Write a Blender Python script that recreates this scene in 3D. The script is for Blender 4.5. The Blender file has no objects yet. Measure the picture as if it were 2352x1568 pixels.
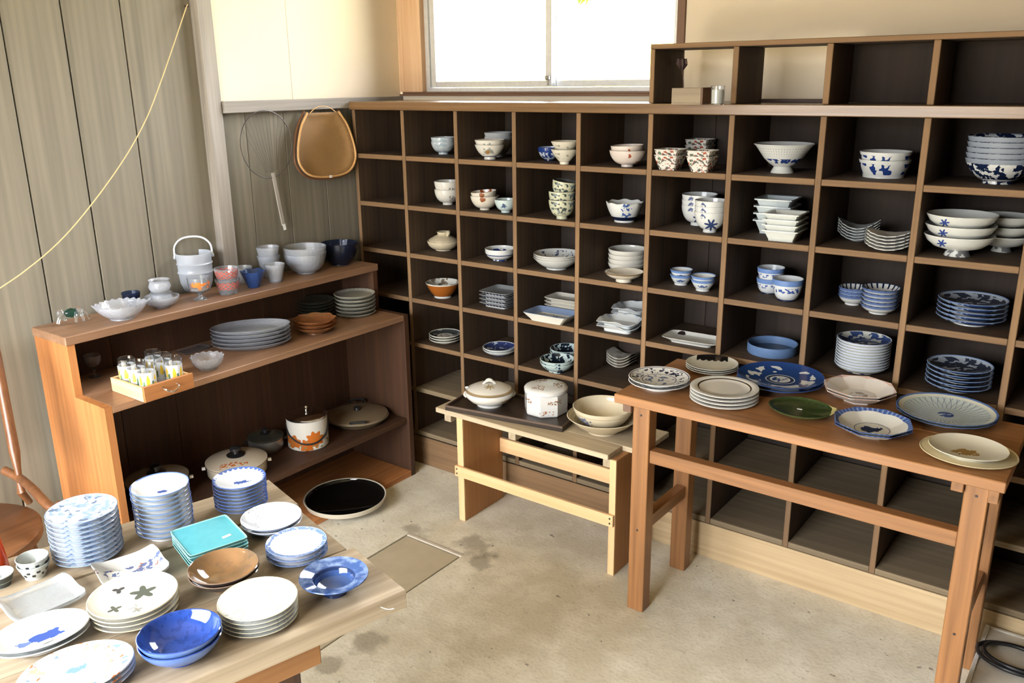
import bpy, math, random
import numpy as np
from mathutils import Matrix, Vector
random.seed(7)
PI = math.pi
scene = bpy.context.scene
col = scene.collection

# ------------------------------------------------------------------ camera
CF = 1975.28                      # focal length in pixels of a 2352 px wide frame
YAW, PITCH, ROLL = -0.6429, 0.2940, -0.0114
CAM = np.array([0.0, -2.4178, 1.532])
def _basis():
    cy, sy, cp, sp = math.cos(YAW), math.sin(YAW), math.cos(PITCH), math.sin(PITCH)
    f = np.array([sy*cp, cy*cp, -sp]); r = np.array([cy, -sy, 0.0]); u = np.cross(r, f)
    c, s = math.cos(ROLL), math.sin(ROLL)
    return c*r + s*u, -s*r + c*u, f
CR, CU, CFW = _basis()
cam_data = bpy.data.cameras.new('camera')
cam_data.sensor_width = 36.0
cam_data.lens = CF/2352*36.0
cam_data.clip_start = 0.05
cam = bpy.data.objects.new('camera', cam_data)
col.objects.link(cam)
cam.matrix_world = Matrix(((CR[0], CU[0], -CFW[0], CAM[0]), (CR[1], CU[1], -CFW[1], CAM[1]),
                           (CR[2], CU[2], -CFW[2], CAM[2]), (0, 0, 0, 1)))
scene.camera = cam

# ------------------------------------------------------------------ light
world = bpy.data.worlds.new('sky'); scene.world = world; world.use_nodes = True
wn = world.node_tree; bg = wn.nodes['Background']
SKY = 19.0                         # bright overcast day; what lies below the horizon is ground, not sky
_tc = wn.nodes.new('ShaderNodeTexCoord'); _sp = wn.nodes.new('ShaderNodeSeparateXYZ'); wn.links.new(_tc.outputs['Generated'], _sp.inputs[0])
_mr = wn.nodes.new('ShaderNodeMapRange'); _mr.inputs[1].default_value = -0.05; _mr.inputs[2].default_value = 0.05; wn.links.new(_sp.outputs[2], _mr.inputs[0])
_mx = wn.nodes.new('ShaderNodeMix'); _mx.data_type = 'RGBA'; wn.links.new(_mr.outputs[0], _mx.inputs[0])
_mx.inputs[6].default_value = (0.42, 0.37, 0.28, 1); _mx.inputs[7].default_value = (0.96, 0.985, 1.03, 1)
_z = wn.nodes.new('ShaderNodeMath'); _z.operation = 'MULTIPLY_ADD'; _z.use_clamp = False     # overcast: zenith three times the horizon
wn.links.new(_sp.outputs[2], _z.inputs[0]); _z.inputs[1].default_value = 2.0*SKY/2.2; _z.inputs[2].default_value = SKY/2.2
_zm = wn.nodes.new('ShaderNodeMath'); _zm.operation = 'MAXIMUM'; wn.links.new(_z.outputs[0], _zm.inputs[0]); _zm.inputs[1].default_value = SKY/2.2
wn.links.new(_mx.outputs[2], bg.inputs[0]); wn.links.new(_zm.outputs[0], bg.inputs[1])
def portal(name, loc, target, sx, sy):
    """marks an opening so that the daylight coming through it is sampled well"""
    d = bpy.data.lights.new(name, 'AREA'); d.shape = 'RECTANGLE'; d.size = sx; d.size_y = sy; d.cycles.is_portal = True
    o = bpy.data.objects.new(name, d); col.objects.link(o); o.location = loc
    o.rotation_euler = (Vector(target)-Vector(loc)).to_track_quat('-Z', 'Y').to_euler()
portal('window_opening', (-1.955, 0.43, 1.97), (-1.955, -1.0, 1.97), 1.27, 0.98)
portal('shopfront_opening', (-1.5, -3.41, 1.0), (-1.5, 0.0, 1.0), 1.9, 2.0)
cy = scene.cycles
cy.max_bounces = 7; cy.diffuse_bounces = 3; cy.glossy_bounces = 3; cy.transmission_bounces = 7; cy.transparent_max_bounces = 8
cy.caustics_reflective = False; cy.caustics_refractive = True; cy.adaptive_threshold = 0.06
vs = scene.view_settings
vs.view_transform = 'Standard'; vs.look = 'None'; vs.exposure = 1.0; vs.gamma = 1.0; vs.use_curve_mapping = False

# ------------------------------------------------------------------ placing helpers: points on real planes
def ray(x, y): return CFW + CR*((x-1176)/CF) - CU*((y-784)/CF)
def at(x, y, z):
    d = ray(x, y); return CAM + d*((z-CAM[2])/d[2])
def on(x, y, ax, v):
    d = ray(x, y); return CAM + d*((v-CAM[ax])/d[ax])
def pix(P):
    q = np.array(P, float)-CAM; d = q@CFW
    return 1176+CF*(q@CR)/d, 784-CF*(q@CU)/d
def depth(P): return (np.array(P, float)-CAM)@CFW

# ------------------------------------------------------------------ shader helpers
class Sock:
    """a float output that can be combined with arithmetic"""
    nt = None
    def __init__(s, o): s.o = o
    @staticmethod
    def m(op, *a, clamp=False):
        n = Sock.nt.nodes.new('ShaderNodeMath'); n.operation = op; n.use_clamp = clamp
        for i, v in enumerate(a):
            if isinstance(v, Sock): Sock.nt.links.new(v.o, n.inputs[i])
            else: n.inputs[i].default_value = v
        return Sock(n.outputs[0])
    def __add__(s, b): return Sock.m('ADD', s, b)
    def __sub__(s, b): return Sock.m('SUBTRACT', s, b)
    def __mul__(s, b): return Sock.m('MULTIPLY', s, b)
    def __truediv__(s, b): return Sock.m('DIVIDE', s, b)
    def gt(s, v): return Sock.m('GREATER_THAN', s, v)
    def lt(s, v): return Sock.m('LESS_THAN', s, v)
    def between(s, a, b): return s.gt(a)*s.lt(b)
    def sin(s): return Sock.m('SINE', s)
    def abs(s): return Sock.m('ABSOLUTE', s)
    def inv(s): return Sock.m('SUBTRACT', 1.0, s)
    def orr(s, b): return Sock.m('MAXIMUM', s, b)

class Ctx:
    def __init__(c, nt):
        Sock.nt = nt; c.nt = nt
        tc = nt.nodes.new('ShaderNodeTexCoord'); c.vec = tc.outputs['Object']
        sp = nt.nodes.new('ShaderNodeSeparateXYZ'); nt.links.new(c.vec, sp.inputs[0])
        c.x, c.y, c.z = (Sock(sp.outputs[i]) for i in range(3))
        c.r = Sock.m('SQRT', c.x*c.x + c.y*c.y)
        c.a = Sock.m('ARCTAN2', c.y, c.x)
        sn = nt.nodes.new('ShaderNodeSeparateXYZ'); nt.links.new(tc.outputs['Normal'], sn.inputs[0])
        c.nz = Sock(sn.outputs[2]); c.ny = Sock(sn.outputs[1])
        c.inside = c.nz.gt(0.03); c.outside = c.nz.lt(0.03)
    def noise(c, scale, thr=None, detail=2.0, stretch=(1, 1, 1), off=0.0, dist=0.0):
        mp = c.nt.nodes.new('ShaderNodeMapping'); mp.inputs['Scale'].default_value = stretch
        mp.inputs['Location'].default_value = (off, off*1.7, off*0.6)
        c.nt.links.new(c.vec, mp.inputs['Vector'])
        n = c.nt.nodes.new('ShaderNodeTexNoise'); n.inputs['Scale'].default_value = scale
        n.inputs['Detail'].default_value = detail; n.inputs['Distortion'].default_value = dist
        c.nt.links.new(mp.outputs[0], n.inputs['Vector'])
        s = Sock(n.outputs['Fac'])
        return s if thr is None else s.gt(thr)
    def voro(c, scale, feature='F1', stretch=(1, 1, 1)):
        mp = c.nt.nodes.new('ShaderNodeMapping'); mp.inputs['Scale'].default_value = stretch
        c.nt.links.new(c.vec, mp.inputs['Vector'])
        n = c.nt.nodes.new('ShaderNodeTexVoronoi'); n.feature = feature; n.inputs['Scale'].default_value = scale
        c.nt.links.new(mp.outputs[0], n.inputs['Vector'])
        return Sock(n.outputs['Distance'])

def new_mat(name):
    m = bpy.data.materials.new(name); m.use_nodes = True
    nt = m.node_tree; b = nt.nodes['Principled BSDF']; Sock.nt = nt
    return m, nt, b
def mix(nt, fac, a, b):
    n = nt.nodes.new('ShaderNodeMix'); n.data_type = 'RGBA'
    if isinstance(fac, Sock): nt.links.new(fac.o, n.inputs[0])
    else: n.inputs[0].default_value = fac
    for v, i in ((a, 6), (b, 7)):
        if isinstance(v, (tuple, list)): n.inputs[i].default_value = (*v[:3], 1)
        else: nt.links.new(v, n.inputs[i])
    return n.outputs[2]
def srgb(r, g, b):
    f = lambda v: (v/255/12.92) if v/255 <= 0.04045 else ((v/255+0.055)/1.055)**2.4
    return (f(r), f(g), f(b))
def bump(nt, bsdf, h, strength, dist=0.002):
    n = nt.nodes.new('ShaderNodeBump'); n.inputs['Strength'].default_value = strength; n.inputs['Distance'].default_value = dist
    nt.links.new(h.o, n.inputs['Height']); nt.links.new(n.outputs[0], bsdf.inputs['Normal'])

def ceramic(name, base, layers=(), rough=0.16, speckle=0.0, coat=0.0):
    """glazed ware: base colour and painted layers, each a mask in the dish's own coordinates"""
    m, nt, b = new_mat(name); c = Ctx(nt)
    dim = lambda k: tuple(v*0.84 for v in k)
    base = dim(base); out = base
    if speckle:
        out = mix(nt, c.noise(220, 0.62)*speckle, out, tuple(v*0.55 for v in base))
    for fn, colr in layers:
        out = mix(nt, fn(c), out, dim(colr))
    if isinstance(out, tuple): b.inputs['Base Color'].default_value = (*out, 1)
    else: nt.links.new(out, b.inputs['Base Color'])
    b.inputs['Roughness'].default_value = rough
    b.inputs['Coat Weight'].default_value = coat
    return m
def plain(name, c, rough=0.5, metal=0.0, bumpy=0.0, scale=60):
    m, nt, b = new_mat(name); x = Ctx(nt)
    n = x.noise(scale, detail=4)
    o = mix(nt, n, tuple(v*0.86 for v in c), tuple(min(1, v*1.12) for v in c))
    nt.links.new(o, b.inputs['Base Color'])
    b.inputs['Roughness'].default_value = rough; b.inputs['Metallic'].default_value = metal
    if bumpy: bump(nt, b, n, bumpy)
    return m
def wood(name, dark, light, axis, scale=9.0, rough=0.62, knots=0.0, wear=None, wear_thr=0.6, vary=0.25, edge=None):
    """grain that runs along one axis of the board, with a shift of tone from board to board"""
    m, nt, b = new_mat(name); c = Ctx(nt)
    st = [1.0, 1.0, 1.0]; st['XYZ'.index(axis)] = 0.07
    st2 = [1.0, 1.0, 1.0]; st2['XYZ'.index(axis)] = 0.025
    oi = nt.nodes.new('ShaderNodeObjectInfo')
    n1 = c.noise(scale, detail=5, stretch=st, dist=0.6)
    n2 = c.noise(scale*9, detail=3, stretch=st2)
    g = Sock.m('ADD', n1*0.7, n2*0.45)
    g = Sock.m('MULTIPLY_ADD', g, 1.9, -0.6, clamp=True)
    o = mix(nt, g, dark, light)
    if knots:
        k = c.voro(knots, stretch=[1 if s == 1 else 0.4 for s in st]).lt(0.10)
        o = mix(nt, k*0.8, o, tuple(v*0.35 for v in dark))
    if wear:
        w = c.noise(5.0, detail=6, stretch=[1 if s == 1 else 0.3 for s in st], off=3.0)
        w = Sock.m('MULTIPLY_ADD', w, 5.0, -5.0*wear_thr, clamp=True)
        o = mix(nt, w*0.7, o, wear)
    if edge:                      # front faces painted paler for the light they catch, and for wear
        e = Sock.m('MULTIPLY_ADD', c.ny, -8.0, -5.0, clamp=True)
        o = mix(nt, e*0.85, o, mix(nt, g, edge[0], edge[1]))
    rnd = Sock(oi.outputs['Random'])
    hs = nt.nodes.new('ShaderNodeHueSaturation'); nt.links.new(o, hs.inputs['Color'])
    nt.links.new(Sock.m('MULTIPLY_ADD', rnd, vary, 1.0-vary/2).o, hs.inputs['Value'])
    nt.links.new(hs.outputs[0], b.inputs['Base Color'])
    b.inputs['Roughness'].default_value = rough
    bump(nt, b, n2, 0.25, 0.0012)
    return m
def wood3(name, dark, light, **k): return {a: wood(name+'_'+a.lower(), dark, light, a, **k) for a in 'XYZ'}

def glass(name, tint=(0.95, 0.98, 1.0), rough=0.05, haze=0.0, hazecol=(0.85, 0.9, 0.97), bumps=0.0, scale=90, layers=()):
    m, nt, b = new_mat(name); c = Ctx(nt)
    b.inputs['Base Color'].default_value = (*tint, 1)
    b.inputs['Transmission Weight'].default_value = 1.0
    b.inputs['Roughness'].default_value = rough; b.inputs['IOR'].default_value = 1.45
    if bumps: bump(nt, b, c.noise(scale, detail=3), bumps, 0.004)
    if haze or layers:
        d = nt.nodes.new('ShaderNodeBsdfPrincipled'); d.inputs['Roughness'].default_value = 0.3
        colr = hazecol; fac = None
        for fn, cl in layers:
            mk = fn(c); colr = mix(nt, mk, colr, cl)
            fac = mk if fac is None else fac.orr(mk)
        fac = (fac.orr(haze) if fac is not None else haze)
        if isinstance(colr, tuple): d.inputs['Base Color'].default_value = (*colr, 1)
        else: nt.links.new(colr, d.inputs['Base Color'])
        mx = nt.nodes.new('ShaderNodeMixShader')
        if isinstance(fac, Sock): nt.links.new(fac.o, mx.inputs[0])
        else: mx.inputs[0].default_value = fac
        nt.links.new(b.outputs[0], mx.inputs[1]); nt.links.new(d.outputs[0], mx.inputs[2])
        nt.links.new(mx.outputs[0], nt.nodes['Material Output'].inputs[0])
    return m

# ------------------------------------------------------------------ mesh helpers
def mesh_from(name, v, f, smooth=True, angle=38):
    me = bpy.data.meshes.new(name); me.from_pydata([tuple(map(float, p)) for p in v], [], f); me.update()
    if smooth:
        me.polygons.foreach_set('use_smooth', [True]*len(me.polygons))
        me.set_sharp_from_angle(angle=math.radians(angle))
    return me
def link(name, me, mat, parent=None, loc=(0, 0, 0), rot=(0, 0, 0), label=None):
    o = bpy.data.objects.new(name, me); col.objects.link(o)
    if mat is not None:
        if not me.materials: me.materials.append(mat)
        elif me.materials[0] is not mat:
            o.material_slots[0].link = 'OBJECT'; o.material_slots[0].material = mat
    o.parent = parent; o.location = loc; o.rotation_euler = rot
    if label: o['label'] = label
    return o
def tag(o, label, cat, group=None):
    o['label'] = label; o['category'] = cat
    if group: o['group'] = group
    return o
def empty(name, loc, label=None, cat=None, group=None, rot=(0, 0, 0)):
    o = bpy.data.objects.new(name, None); o.empty_display_size = 0.05; col.objects.link(o)
    o.location = loc; o.rotation_euler = rot
    if label: tag(o, label, cat, group)
    return o
def structure(o): o['kind'] = 'structure'; return o

def box_geo(x0, x1, y0, y1, z0, z1, b=0.0):
    """box with small chamfers on all edges"""
    if b <= 0:
        v = [(x, y, z) for z in (z0, z1) for y in (y0, y1) for x in (x0, x1)]
        return v, [(0, 2, 3, 1), (4, 5, 7, 6), (0, 1, 5, 4), (2, 6, 7, 3), (0, 4, 6, 2), (1, 3, 7, 5)]
    cs = [(x, y, z) for z in (0, 1) for y in (0, 1) for x in (0, 1)]
    lo, hi = (x0, y0, z0), (x1, y1, z1)
    v = []; idx = {}
    for c in cs:
        for ax in range(3):       # vertex lying on the face of axis ax
            p = []
            for k in range(3):
                e = hi[k] if c[k] else lo[k]
                p.append(e if k == ax else e + (-b if c[k] else b))
            idx[c, ax] = len(v); v.append(tuple(p))
    f = []
    for ax in range(3):
        k1, k2 = (ax+1) % 3, (ax+2) % 3
        for s in (0, 1):
            q = []
            for d1, d2 in ((0, 0), (1, 0), (1, 1), (0, 1)):
                c = [0, 0, 0]; c[ax] = s; c[k1] = d1; c[k2] = d2; q.append(idx[tuple(c), ax])
            f.append(tuple(q if s else q[::-1]))
    for ax in range(3):           # edges along ax
        k1, k2 = (ax+1) % 3, (ax+2) % 3
        for d1, d2 in ((0, 0), (1, 0), (1, 1), (0, 1)):
            a = [0, 0, 0]; a[k1] = d1; a[k2] = d2; c = list(a); c[ax] = 1; a = tuple(a); c = tuple(c)
            q = (idx[a, k1], idx[a, k2], idx[c, k2], idx[c, k1])
            f.append(q if d1 == d2 else q[::-1])
    for c in cs:
        q = (idx[c, 0], idx[c, 1], idx[c, 2])
        f.append(q if sum(c) % 2 else q[::-1])
    return v, f
def box(name, x0, x1, y0, y1, z0, z1, mat, parent=None, b=0.0015, label=None):
    x0, x1 = min(x0, x1), max(x0, x1); y0, y1 = min(y0, y1), max(y0, y1)
    cx, cy = (x0+x1)/2, (y0+y1)/2
    v, f = box_geo(x0-cx, x1-cx, y0-cy, y1-cy, 0, z1-z0, b)
    o = link(name, mesh_from(name, v, f, smooth=False), mat, parent, (cx, cy, z0), label=label)
    return o
def tube_geo(pts, rad, n=8, cap=True):
    pts = [np.array(p, float) for p in pts]
    if not isinstance(rad, (list, tuple)): rad = [rad]*len(pts)
    v, f = [], []
    up = np.array([0.13, 0.21, 0.97])
    for i, p in enumerate(pts):
        t = pts[min(i+1, len(pts)-1)]-pts[max(i-1, 0)]; t = t/np.linalg.norm(t)
        a = np.cross(t, up)
        if np.linalg.norm(a) < 1e-3: a = np.cross(t, [1, 0, 0])
        a /= np.linalg.norm(a); bb = np.cross(t, a); up = -np.cross(t, a) if False else up
        for k in range(n):
            w = 2*PI*k/n; v.append(p+rad[i]*(math.cos(w)*a+math.sin(w)*bb))
    for i in range(len(pts)-1):
        for k in range(n):
            k2 = (k+1) % n
            f.append((i*n+k, i*n+k2, (i+1)*n+k2, (i+1)*n+k))
    if cap:
        f.append(tuple(range(n))[::-1]); f.append(tuple((len(pts)-1)*n+k for k in range(n)))
    return v, f
def curve_pts(ctrl, n=8):
    """Catmull-Rom through control points"""
    P = [np.array(c, float) for c in ctrl]; P = [2*P[0]-P[1]]+P+[2*P[-1]-P[-2]]
    out = []
    for i in range(1, len(P)-2):
        for k in range(n):
            t = k/n
            out.append(0.5*((2*P[i])+(-P[i-1]+P[i+1])*t+(2*P[i-1]-5*P[i]+4*P[i+1]-P[i+2])*t*t+(-P[i-1]+3*P[i]-3*P[i+1]+P[i+2])*t**3))
    out.append(P[-2]); return out
def tube(name, pts, rad, mat, parent=None, n=8, loc=(0, 0, 0), label=None):
    v, f = tube_geo(pts, rad, n); return link(name, mesh_from(name, v, f), mat, parent, loc, label=label)
def revolve(profile, n=40, fn=None):
    """sweep (r, z) profile round the axis; fn maps (angle, r, z) to a point"""
    fn = fn or (lambda a, r, z: (r*math.cos(a), r*math.sin(a), z))
    v, f, rings = [], [], []
    for r, z in profile:
        if r <= 1e-6:
            rings.append([len(v)]); v.append(fn(0.0, 0.0, z))
        else:
            rings.append(list(range(len(v), len(v)+n)))
            v += [fn(2*PI*k/n, r, z) for k in range(n)]
    for A, B in zip(rings, rings[1:]):
        if len(A) == 1 and len(B) == 1: continue
        for k in range(n):
            k2 = (k+1) % n
            if len(A) == 1: f.append((A[0], B[k2], B[k]))
            elif len(B) == 1: f.append((A[k], A[k2], B[0]))
            else: f.append((A[k], A[k2], B[k2], B[k]))
    return v, f
def lathe(name, profile, n=40, fn=None, angle=38):
    v, f = revolve(profile, n, fn); return mesh_from(name, v, f, True, angle)
def join_geo(*gs):
    v, f = [], []
    for gv, gf in gs:
        o = len(v); v += list(gv); f += [tuple(i+o for i in q) for q in gf]
    return v, f

# profiles: outer face from the foot up, over the rim, inner face back to the centre
def bowl_profile(R, H, rf, hf=0.0, rnd=1.0, t=0.004, n=9, lip=0.0):
    p = [(0, hf*0.5), (rf*0.86, hf*0.5), (rf*0.9, 0), (rf, 0), (rf*0.99, hf)] if hf > 0 else [(0, 0), (rf, 0)]
    def wall(R_, H_, r0, z0):
        o = []
        for i in range(1, n+1):
            s = i/n
            a = (1-rnd)*s+rnd*math.sin(s*PI/2); b = (1-rnd)*s+rnd*(1-math.cos(s*PI/2))
            r = r0+(R_-r0)*a; z = z0+(H_-z0)*b
            if lip: r += lip*R_*max(0, s-0.7)/0.3*0.5*(s > 0.7)
            o.append((r, z))
        return o
    out = wall(R, H, rf, hf)
    p += out
    rim = out[-1]
    p.append((rim[0]-t*0.5, rim[1]+t*0.35))
    inn = wall(R-t, H, max(rf-t, rf*0.75), hf+t)
    p += inn[::-1]
    p += [(max(rf-t, rf*0.75)*0.98, hf+t), (0, hf+t*0.9)]
    return p
def plate_profile(R, H, rf, hf=0.005, well=0.6, t=0.004, rim=None):
    """flat well, sloping or flat rim"""
    w = well*R
    p = [(0, hf*0.6), (rf*0.88, hf*0.6), (rf*0.92, 0), (rf, 0), (rf+0.001, hf)]
    if rim is None:
        p += [(w*1.05, hf+0.002), ((w+R)/2, hf+(H-hf)*0.42), (R, H), (R-t*0.4, H+t*0.4), (R-t, H),
              ((w+R)/2-t*0.6, hf+t+(H-hf-t)*0.42), (w, hf+t), (w*0.5, hf+t*0.8), (0, hf+t*0.8)]
    else:                # rim = flat shoulder starting at that fraction of R
        s = rim*R
        p += [(w*1.05, hf+0.001), (s, H*0.82), (R, H), (R-t*0.3, H+t*0.5), (R-t, H+t*0.3), (s*0.99, H*0.82+t),
              (w, hf+t), (w*0.5, hf+t*0.8), (0, hf+t*0.8)]
    return p
def squarish(a, b, p=7.0):
    def fn(u, r, z):
        c, s = math.cos(u), math.sin(u)
        k = 1/((abs(c)**p+abs(s)**p)**(1/p))
        return (a*r*k*c, b*r*k*s, z)
    return fn
def oval(ax, ay): return lambda u, r, z: (r*math.cos(u)*ax, r*math.sin(u)*ay, z)
def polygon(n, amt=1.0, turn=0.0):
    h = PI/n
    def fn(u, r, z):
        k = math.cos(h)/math.cos(((u+turn) % (2*h))-h); k = 1+(k-1)*amt
        return (r*k*math.cos(u), r*k*math.sin(u), z)
    return fn
def scallop(n, amt, R, zamt=0.0):
    def fn(u, r, z):
        w = (r/R)**3; k = 1+amt*w*math.cos(n*u)
        return (r*k*math.cos(u), r*k*math.sin(u), z+zamt*max(0, (r/R-.62)/.38)*math.cos(n*u))
    return fn

ORD = ['topmost', 'second from top', 'third from top', 'fourth from top', 'fifth from top', 'sixth from top',
       'seventh from top', 'eighth from top', 'ninth from top', 'tenth from top']
NUM = ['', 'one', 'two', 'three', 'four', 'five', 'six', 'seven', 'eight', 'nine', 'ten', 'eleven', 'twelve']
def stack(name, me, mat, n, pitch, loc, label, cat, group=None, rotz=0.0, jit=0.0, tilt_top=(0, 0)):
    """n dishes standing in one another, every one an object of its own"""
    objs = []
    for k in range(n):
        j = (random.uniform(-jit, jit), random.uniform(-jit, jit)) if k else (0, 0)
        o = link(name, me, mat, None, (loc[0]+j[0], loc[1]+j[1], loc[2]+k*pitch), (0, 0, rotz+(random.uniform(-0.02, 0.02) if k else 0)))
        if k == n-1 and tilt_top != (0, 0):
            o.rotation_euler = (tilt_top[0], tilt_top[1], rotz); o.scale = (.90, .90, 1); o.location.z += 0.05*max(abs(tilt_top[0]), abs(tilt_top[1]))
        if n == 1: lb = label
        elif n == 2: lb = label+(', upper of two stacked' if k else ', lower of two stacked')
        else: lb = label+', '+('bottom' if k == 0 else ORD[n-1-k])+' of '+NUM[n]+' stacked'
        tag(o, lb, cat, group or ((label[:60]) if n > 1 else None))
        objs.append(o)
    return objs

# ------------------------------------------------------------------ shared materials
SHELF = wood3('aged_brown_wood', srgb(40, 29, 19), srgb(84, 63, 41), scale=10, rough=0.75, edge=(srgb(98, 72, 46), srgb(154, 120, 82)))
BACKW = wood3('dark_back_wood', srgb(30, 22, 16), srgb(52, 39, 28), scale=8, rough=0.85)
GREYW = wood3('weathered_plank', srgb(82, 77, 65), srgb(148, 140, 122), scale=5, rough=0.8, knots=2.2, vary=0.2)
POSTW = wood3('grey_post_wood', srgb(106, 100, 92), srgb(168, 160, 150), scale=12, rough=0.75)
ORANGE = wood3('honey_brown_wood', srgb(124, 72, 36), srgb(204, 138, 80), scale=8, rough=0.5, wear=srgb(124, 84, 50), wear_thr=0.56)
TOPB = wood3('sheen_brown_board', srgb(104, 74, 52), srgb(158, 122, 94), scale=8, rough=0.42)  # greyed brown: the sheen reflected by these boards is put into the colour
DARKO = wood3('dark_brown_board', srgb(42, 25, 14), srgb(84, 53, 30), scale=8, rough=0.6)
TABLEW = wood3('reddish_table_wood', srgb(94, 61, 35), srgb(172, 120, 72), scale=9, rough=0.40)
PINE = wood3('pale_pine', srgb(206, 158, 104), srgb(242, 206, 158), scale=8, rough=0.55, knots=1.6, vary=0.1)
GREYTOP = wood3('greyed_bench_wood', srgb(132, 112, 86), srgb(196, 180, 150), scale=9, rough=0.7)
RUSTIC = wood3('worn_table_plank', srgb(108, 88, 64), srgb(200, 184, 158), scale=7, rough=0.30, knots=1.3, wear=srgb(206, 194, 174), wear_thr=0.57, vary=0.12)
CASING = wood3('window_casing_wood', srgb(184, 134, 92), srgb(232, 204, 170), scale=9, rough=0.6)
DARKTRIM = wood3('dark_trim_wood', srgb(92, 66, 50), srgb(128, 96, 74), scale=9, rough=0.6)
CHAIRW = wood3('chair_wood', srgb(70, 42, 24), srgb(124, 80, 47), scale=10, rough=0.35)
ALU = plain('aluminium_frame', (0.66, 0.67, 0.69), 0.4, 0.3)
STEEL = plain('bright_steel', (0.72, 0.72, 0.72), 0.15, 1.0)
BLACK = plain('black_plastic', (0.012, 0.012, 0.013), 0.3)
PAPER = plain('white_sticker', (0.85, 0.85, 0.83), 0.7)

def plaster(name, c):
    m, nt, b = new_mat(name); x = Ctx(nt)
    n = x.noise(3.0, detail=5); g = x.noise(160, detail=3)
    o = mix(nt, n, tuple(v*0.93 for v in c), tuple(min(1, v*1.05) for v in c))
    nt.links.new(o, b.inputs['Base Color']); b.inputs['Roughness'].default_value = 0.9
    bump(nt, b, g, 0.3, 0.001); return m
PLASTER = plaster('cream_plaster', (0.73, 0.63, 0.485))
CEIL = plaster('ceiling_board', (0.55, 0.47, 0.37))

def concrete():
    m, nt, b = new_mat('concrete_floor'); x = Ctx(nt)
    a = x.noise(1.1, detail=4, dist=0.5); s = x.noise(9, detail=9); f = x.noise(95, detail=4); h = x.noise(28, detail=6, off=1.0)
    o = mix(nt, Sock.m('MULTIPLY_ADD', a, 2.2, -0.6, clamp=True), (0.56, 0.505, 0.38), (0.75, 0.695, 0.56))
    o = mix(nt, Sock.m('MULTIPLY_ADD', s, 4.0, -1.7, clamp=True)*0.55, o, (0.85, 0.805, 0.68))
    o = mix(nt, Sock.m('MULTIPLY_ADD', h, 4.0, -2.2, clamp=True)*0.45, o, (0.44, 0.385, 0.28))
    o = mix(nt, Sock.m('MULTIPLY_ADD', f, 5.0, -2.6, clamp=True)*0.35, o, (0.40, 0.35, 0.25))
    o = mix(nt, x.noise(34, detail=2, off=2.0).gt(0.735)*0.7, o, (0.16, 0.13, 0.10))
    # damp stains round the corner of the floor cover
    for sx, sy, rr in ((-1.70, -.40, .10), (-1.60, -.47, .06), (-1.93, -.44, .07), (-1.60, -1.0, .07), (-1.62, -1.12, .05)):
        dx = x.x-sx; dy = x.y-sy
        e = Sock.m('SQRT', dx*dx+dy*dy)/rr+(s-.5)*2.6
        o = mix(nt, Sock.m('MULTIPLY_ADD', e, -3.0, 2.4, clamp=True)*0.55, o, (0.20, 0.165, 0.115))
    nt.links.new(o, b.inputs['Base Color']); b.inputs['Roughness'].default_value = 0.7
    bump(nt, b, Sock.m('ADD', s, f*0.4), 0.4, 0.004); return m
CONC = concrete()
CONC2 = plain('concrete_cover', (0.46, 0.39, 0.27), 0.8, bumpy=0.3, scale=20)
GAP = plain('dark_gap', (0.03, 0.025, 0.02), 0.9)

# ------------------------------------------------------------------ room shell
XL, YB, ZC = -2.60, 0.30, 2.50
YF, XR = -3.30, 1.70
hx0, hx1, hy0, hy1 = -1.935, -1.682, -1.75, -0.455
def quad_mesh(name, quads, mat):
    v, f = [], []
    for q in quads: f.append(tuple(range(len(v), len(v)+4))); v += q
    return structure(link(name, mesh_from(name, v, f, smooth=False), mat))
X0, X1, Y0, Y1 = XL-0.6, XR+0.4, YF-1.2, YB+0.1
floor = quad_mesh('floor', [
    [(X0, Y0, 0), (hx0, Y0, 0), (hx0, Y1, 0), (X0, Y1, 0)], [(hx1, Y0, 0), (X1, Y0, 0), (X1, Y1, 0), (hx1, Y1, 0)],
    [(hx0, Y0, 0), (hx1, Y0, 0), (hx1, hy0, 0), (hx0, hy0, 0)], [(hx0, hy1, 0), (hx1, hy1, 0), (hx1, Y1, 0), (hx0, Y1, 0)],
    [(hx0, hy0, -0.02), (hx0, hy0, 0), (hx0, hy1, 0), (hx0, hy1, -0.02)], [(hx1, hy0, 0), (hx1, hy0, -0.02), (hx1, hy1, -0.02), (hx1, hy1, 0)],
    [(hx0, hy1, 0), (hx1, hy1, 0), (hx1, hy1, -0.02), (hx0, hy1, -0.02)], [(hx0, hy0, -0.02), (hx1, hy0, -0.02), (hx1, hy0, 0), (hx0, hy0, 0)],
    [(hx0, hy0, -0.02), (hx0, hy1, -0.02), (hx1, hy1, -0.02), (hx1, hy0, -0.02)]], CONC)
box('hatch_cover', hx0+0.006, hx1-0.007, hy0+0.01, hy1-0.022, -0.018, -0.001, CONC2, floor)
box('edge_strip', hx0+0.004, hx1+0.002, hy1-0.018, hy1-0.004, -0.018, 0.002, plain('pale_strip', (0.55, 0.48, 0.38), 0.8), floor)
quad_mesh('ceiling', [[(XL-.12, YF-.15, ZC), (XL-.12, Y1+0.05, ZC), (X1, Y1+0.05, ZC), (X1, YF-.15, ZC)]], CEIL)

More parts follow.
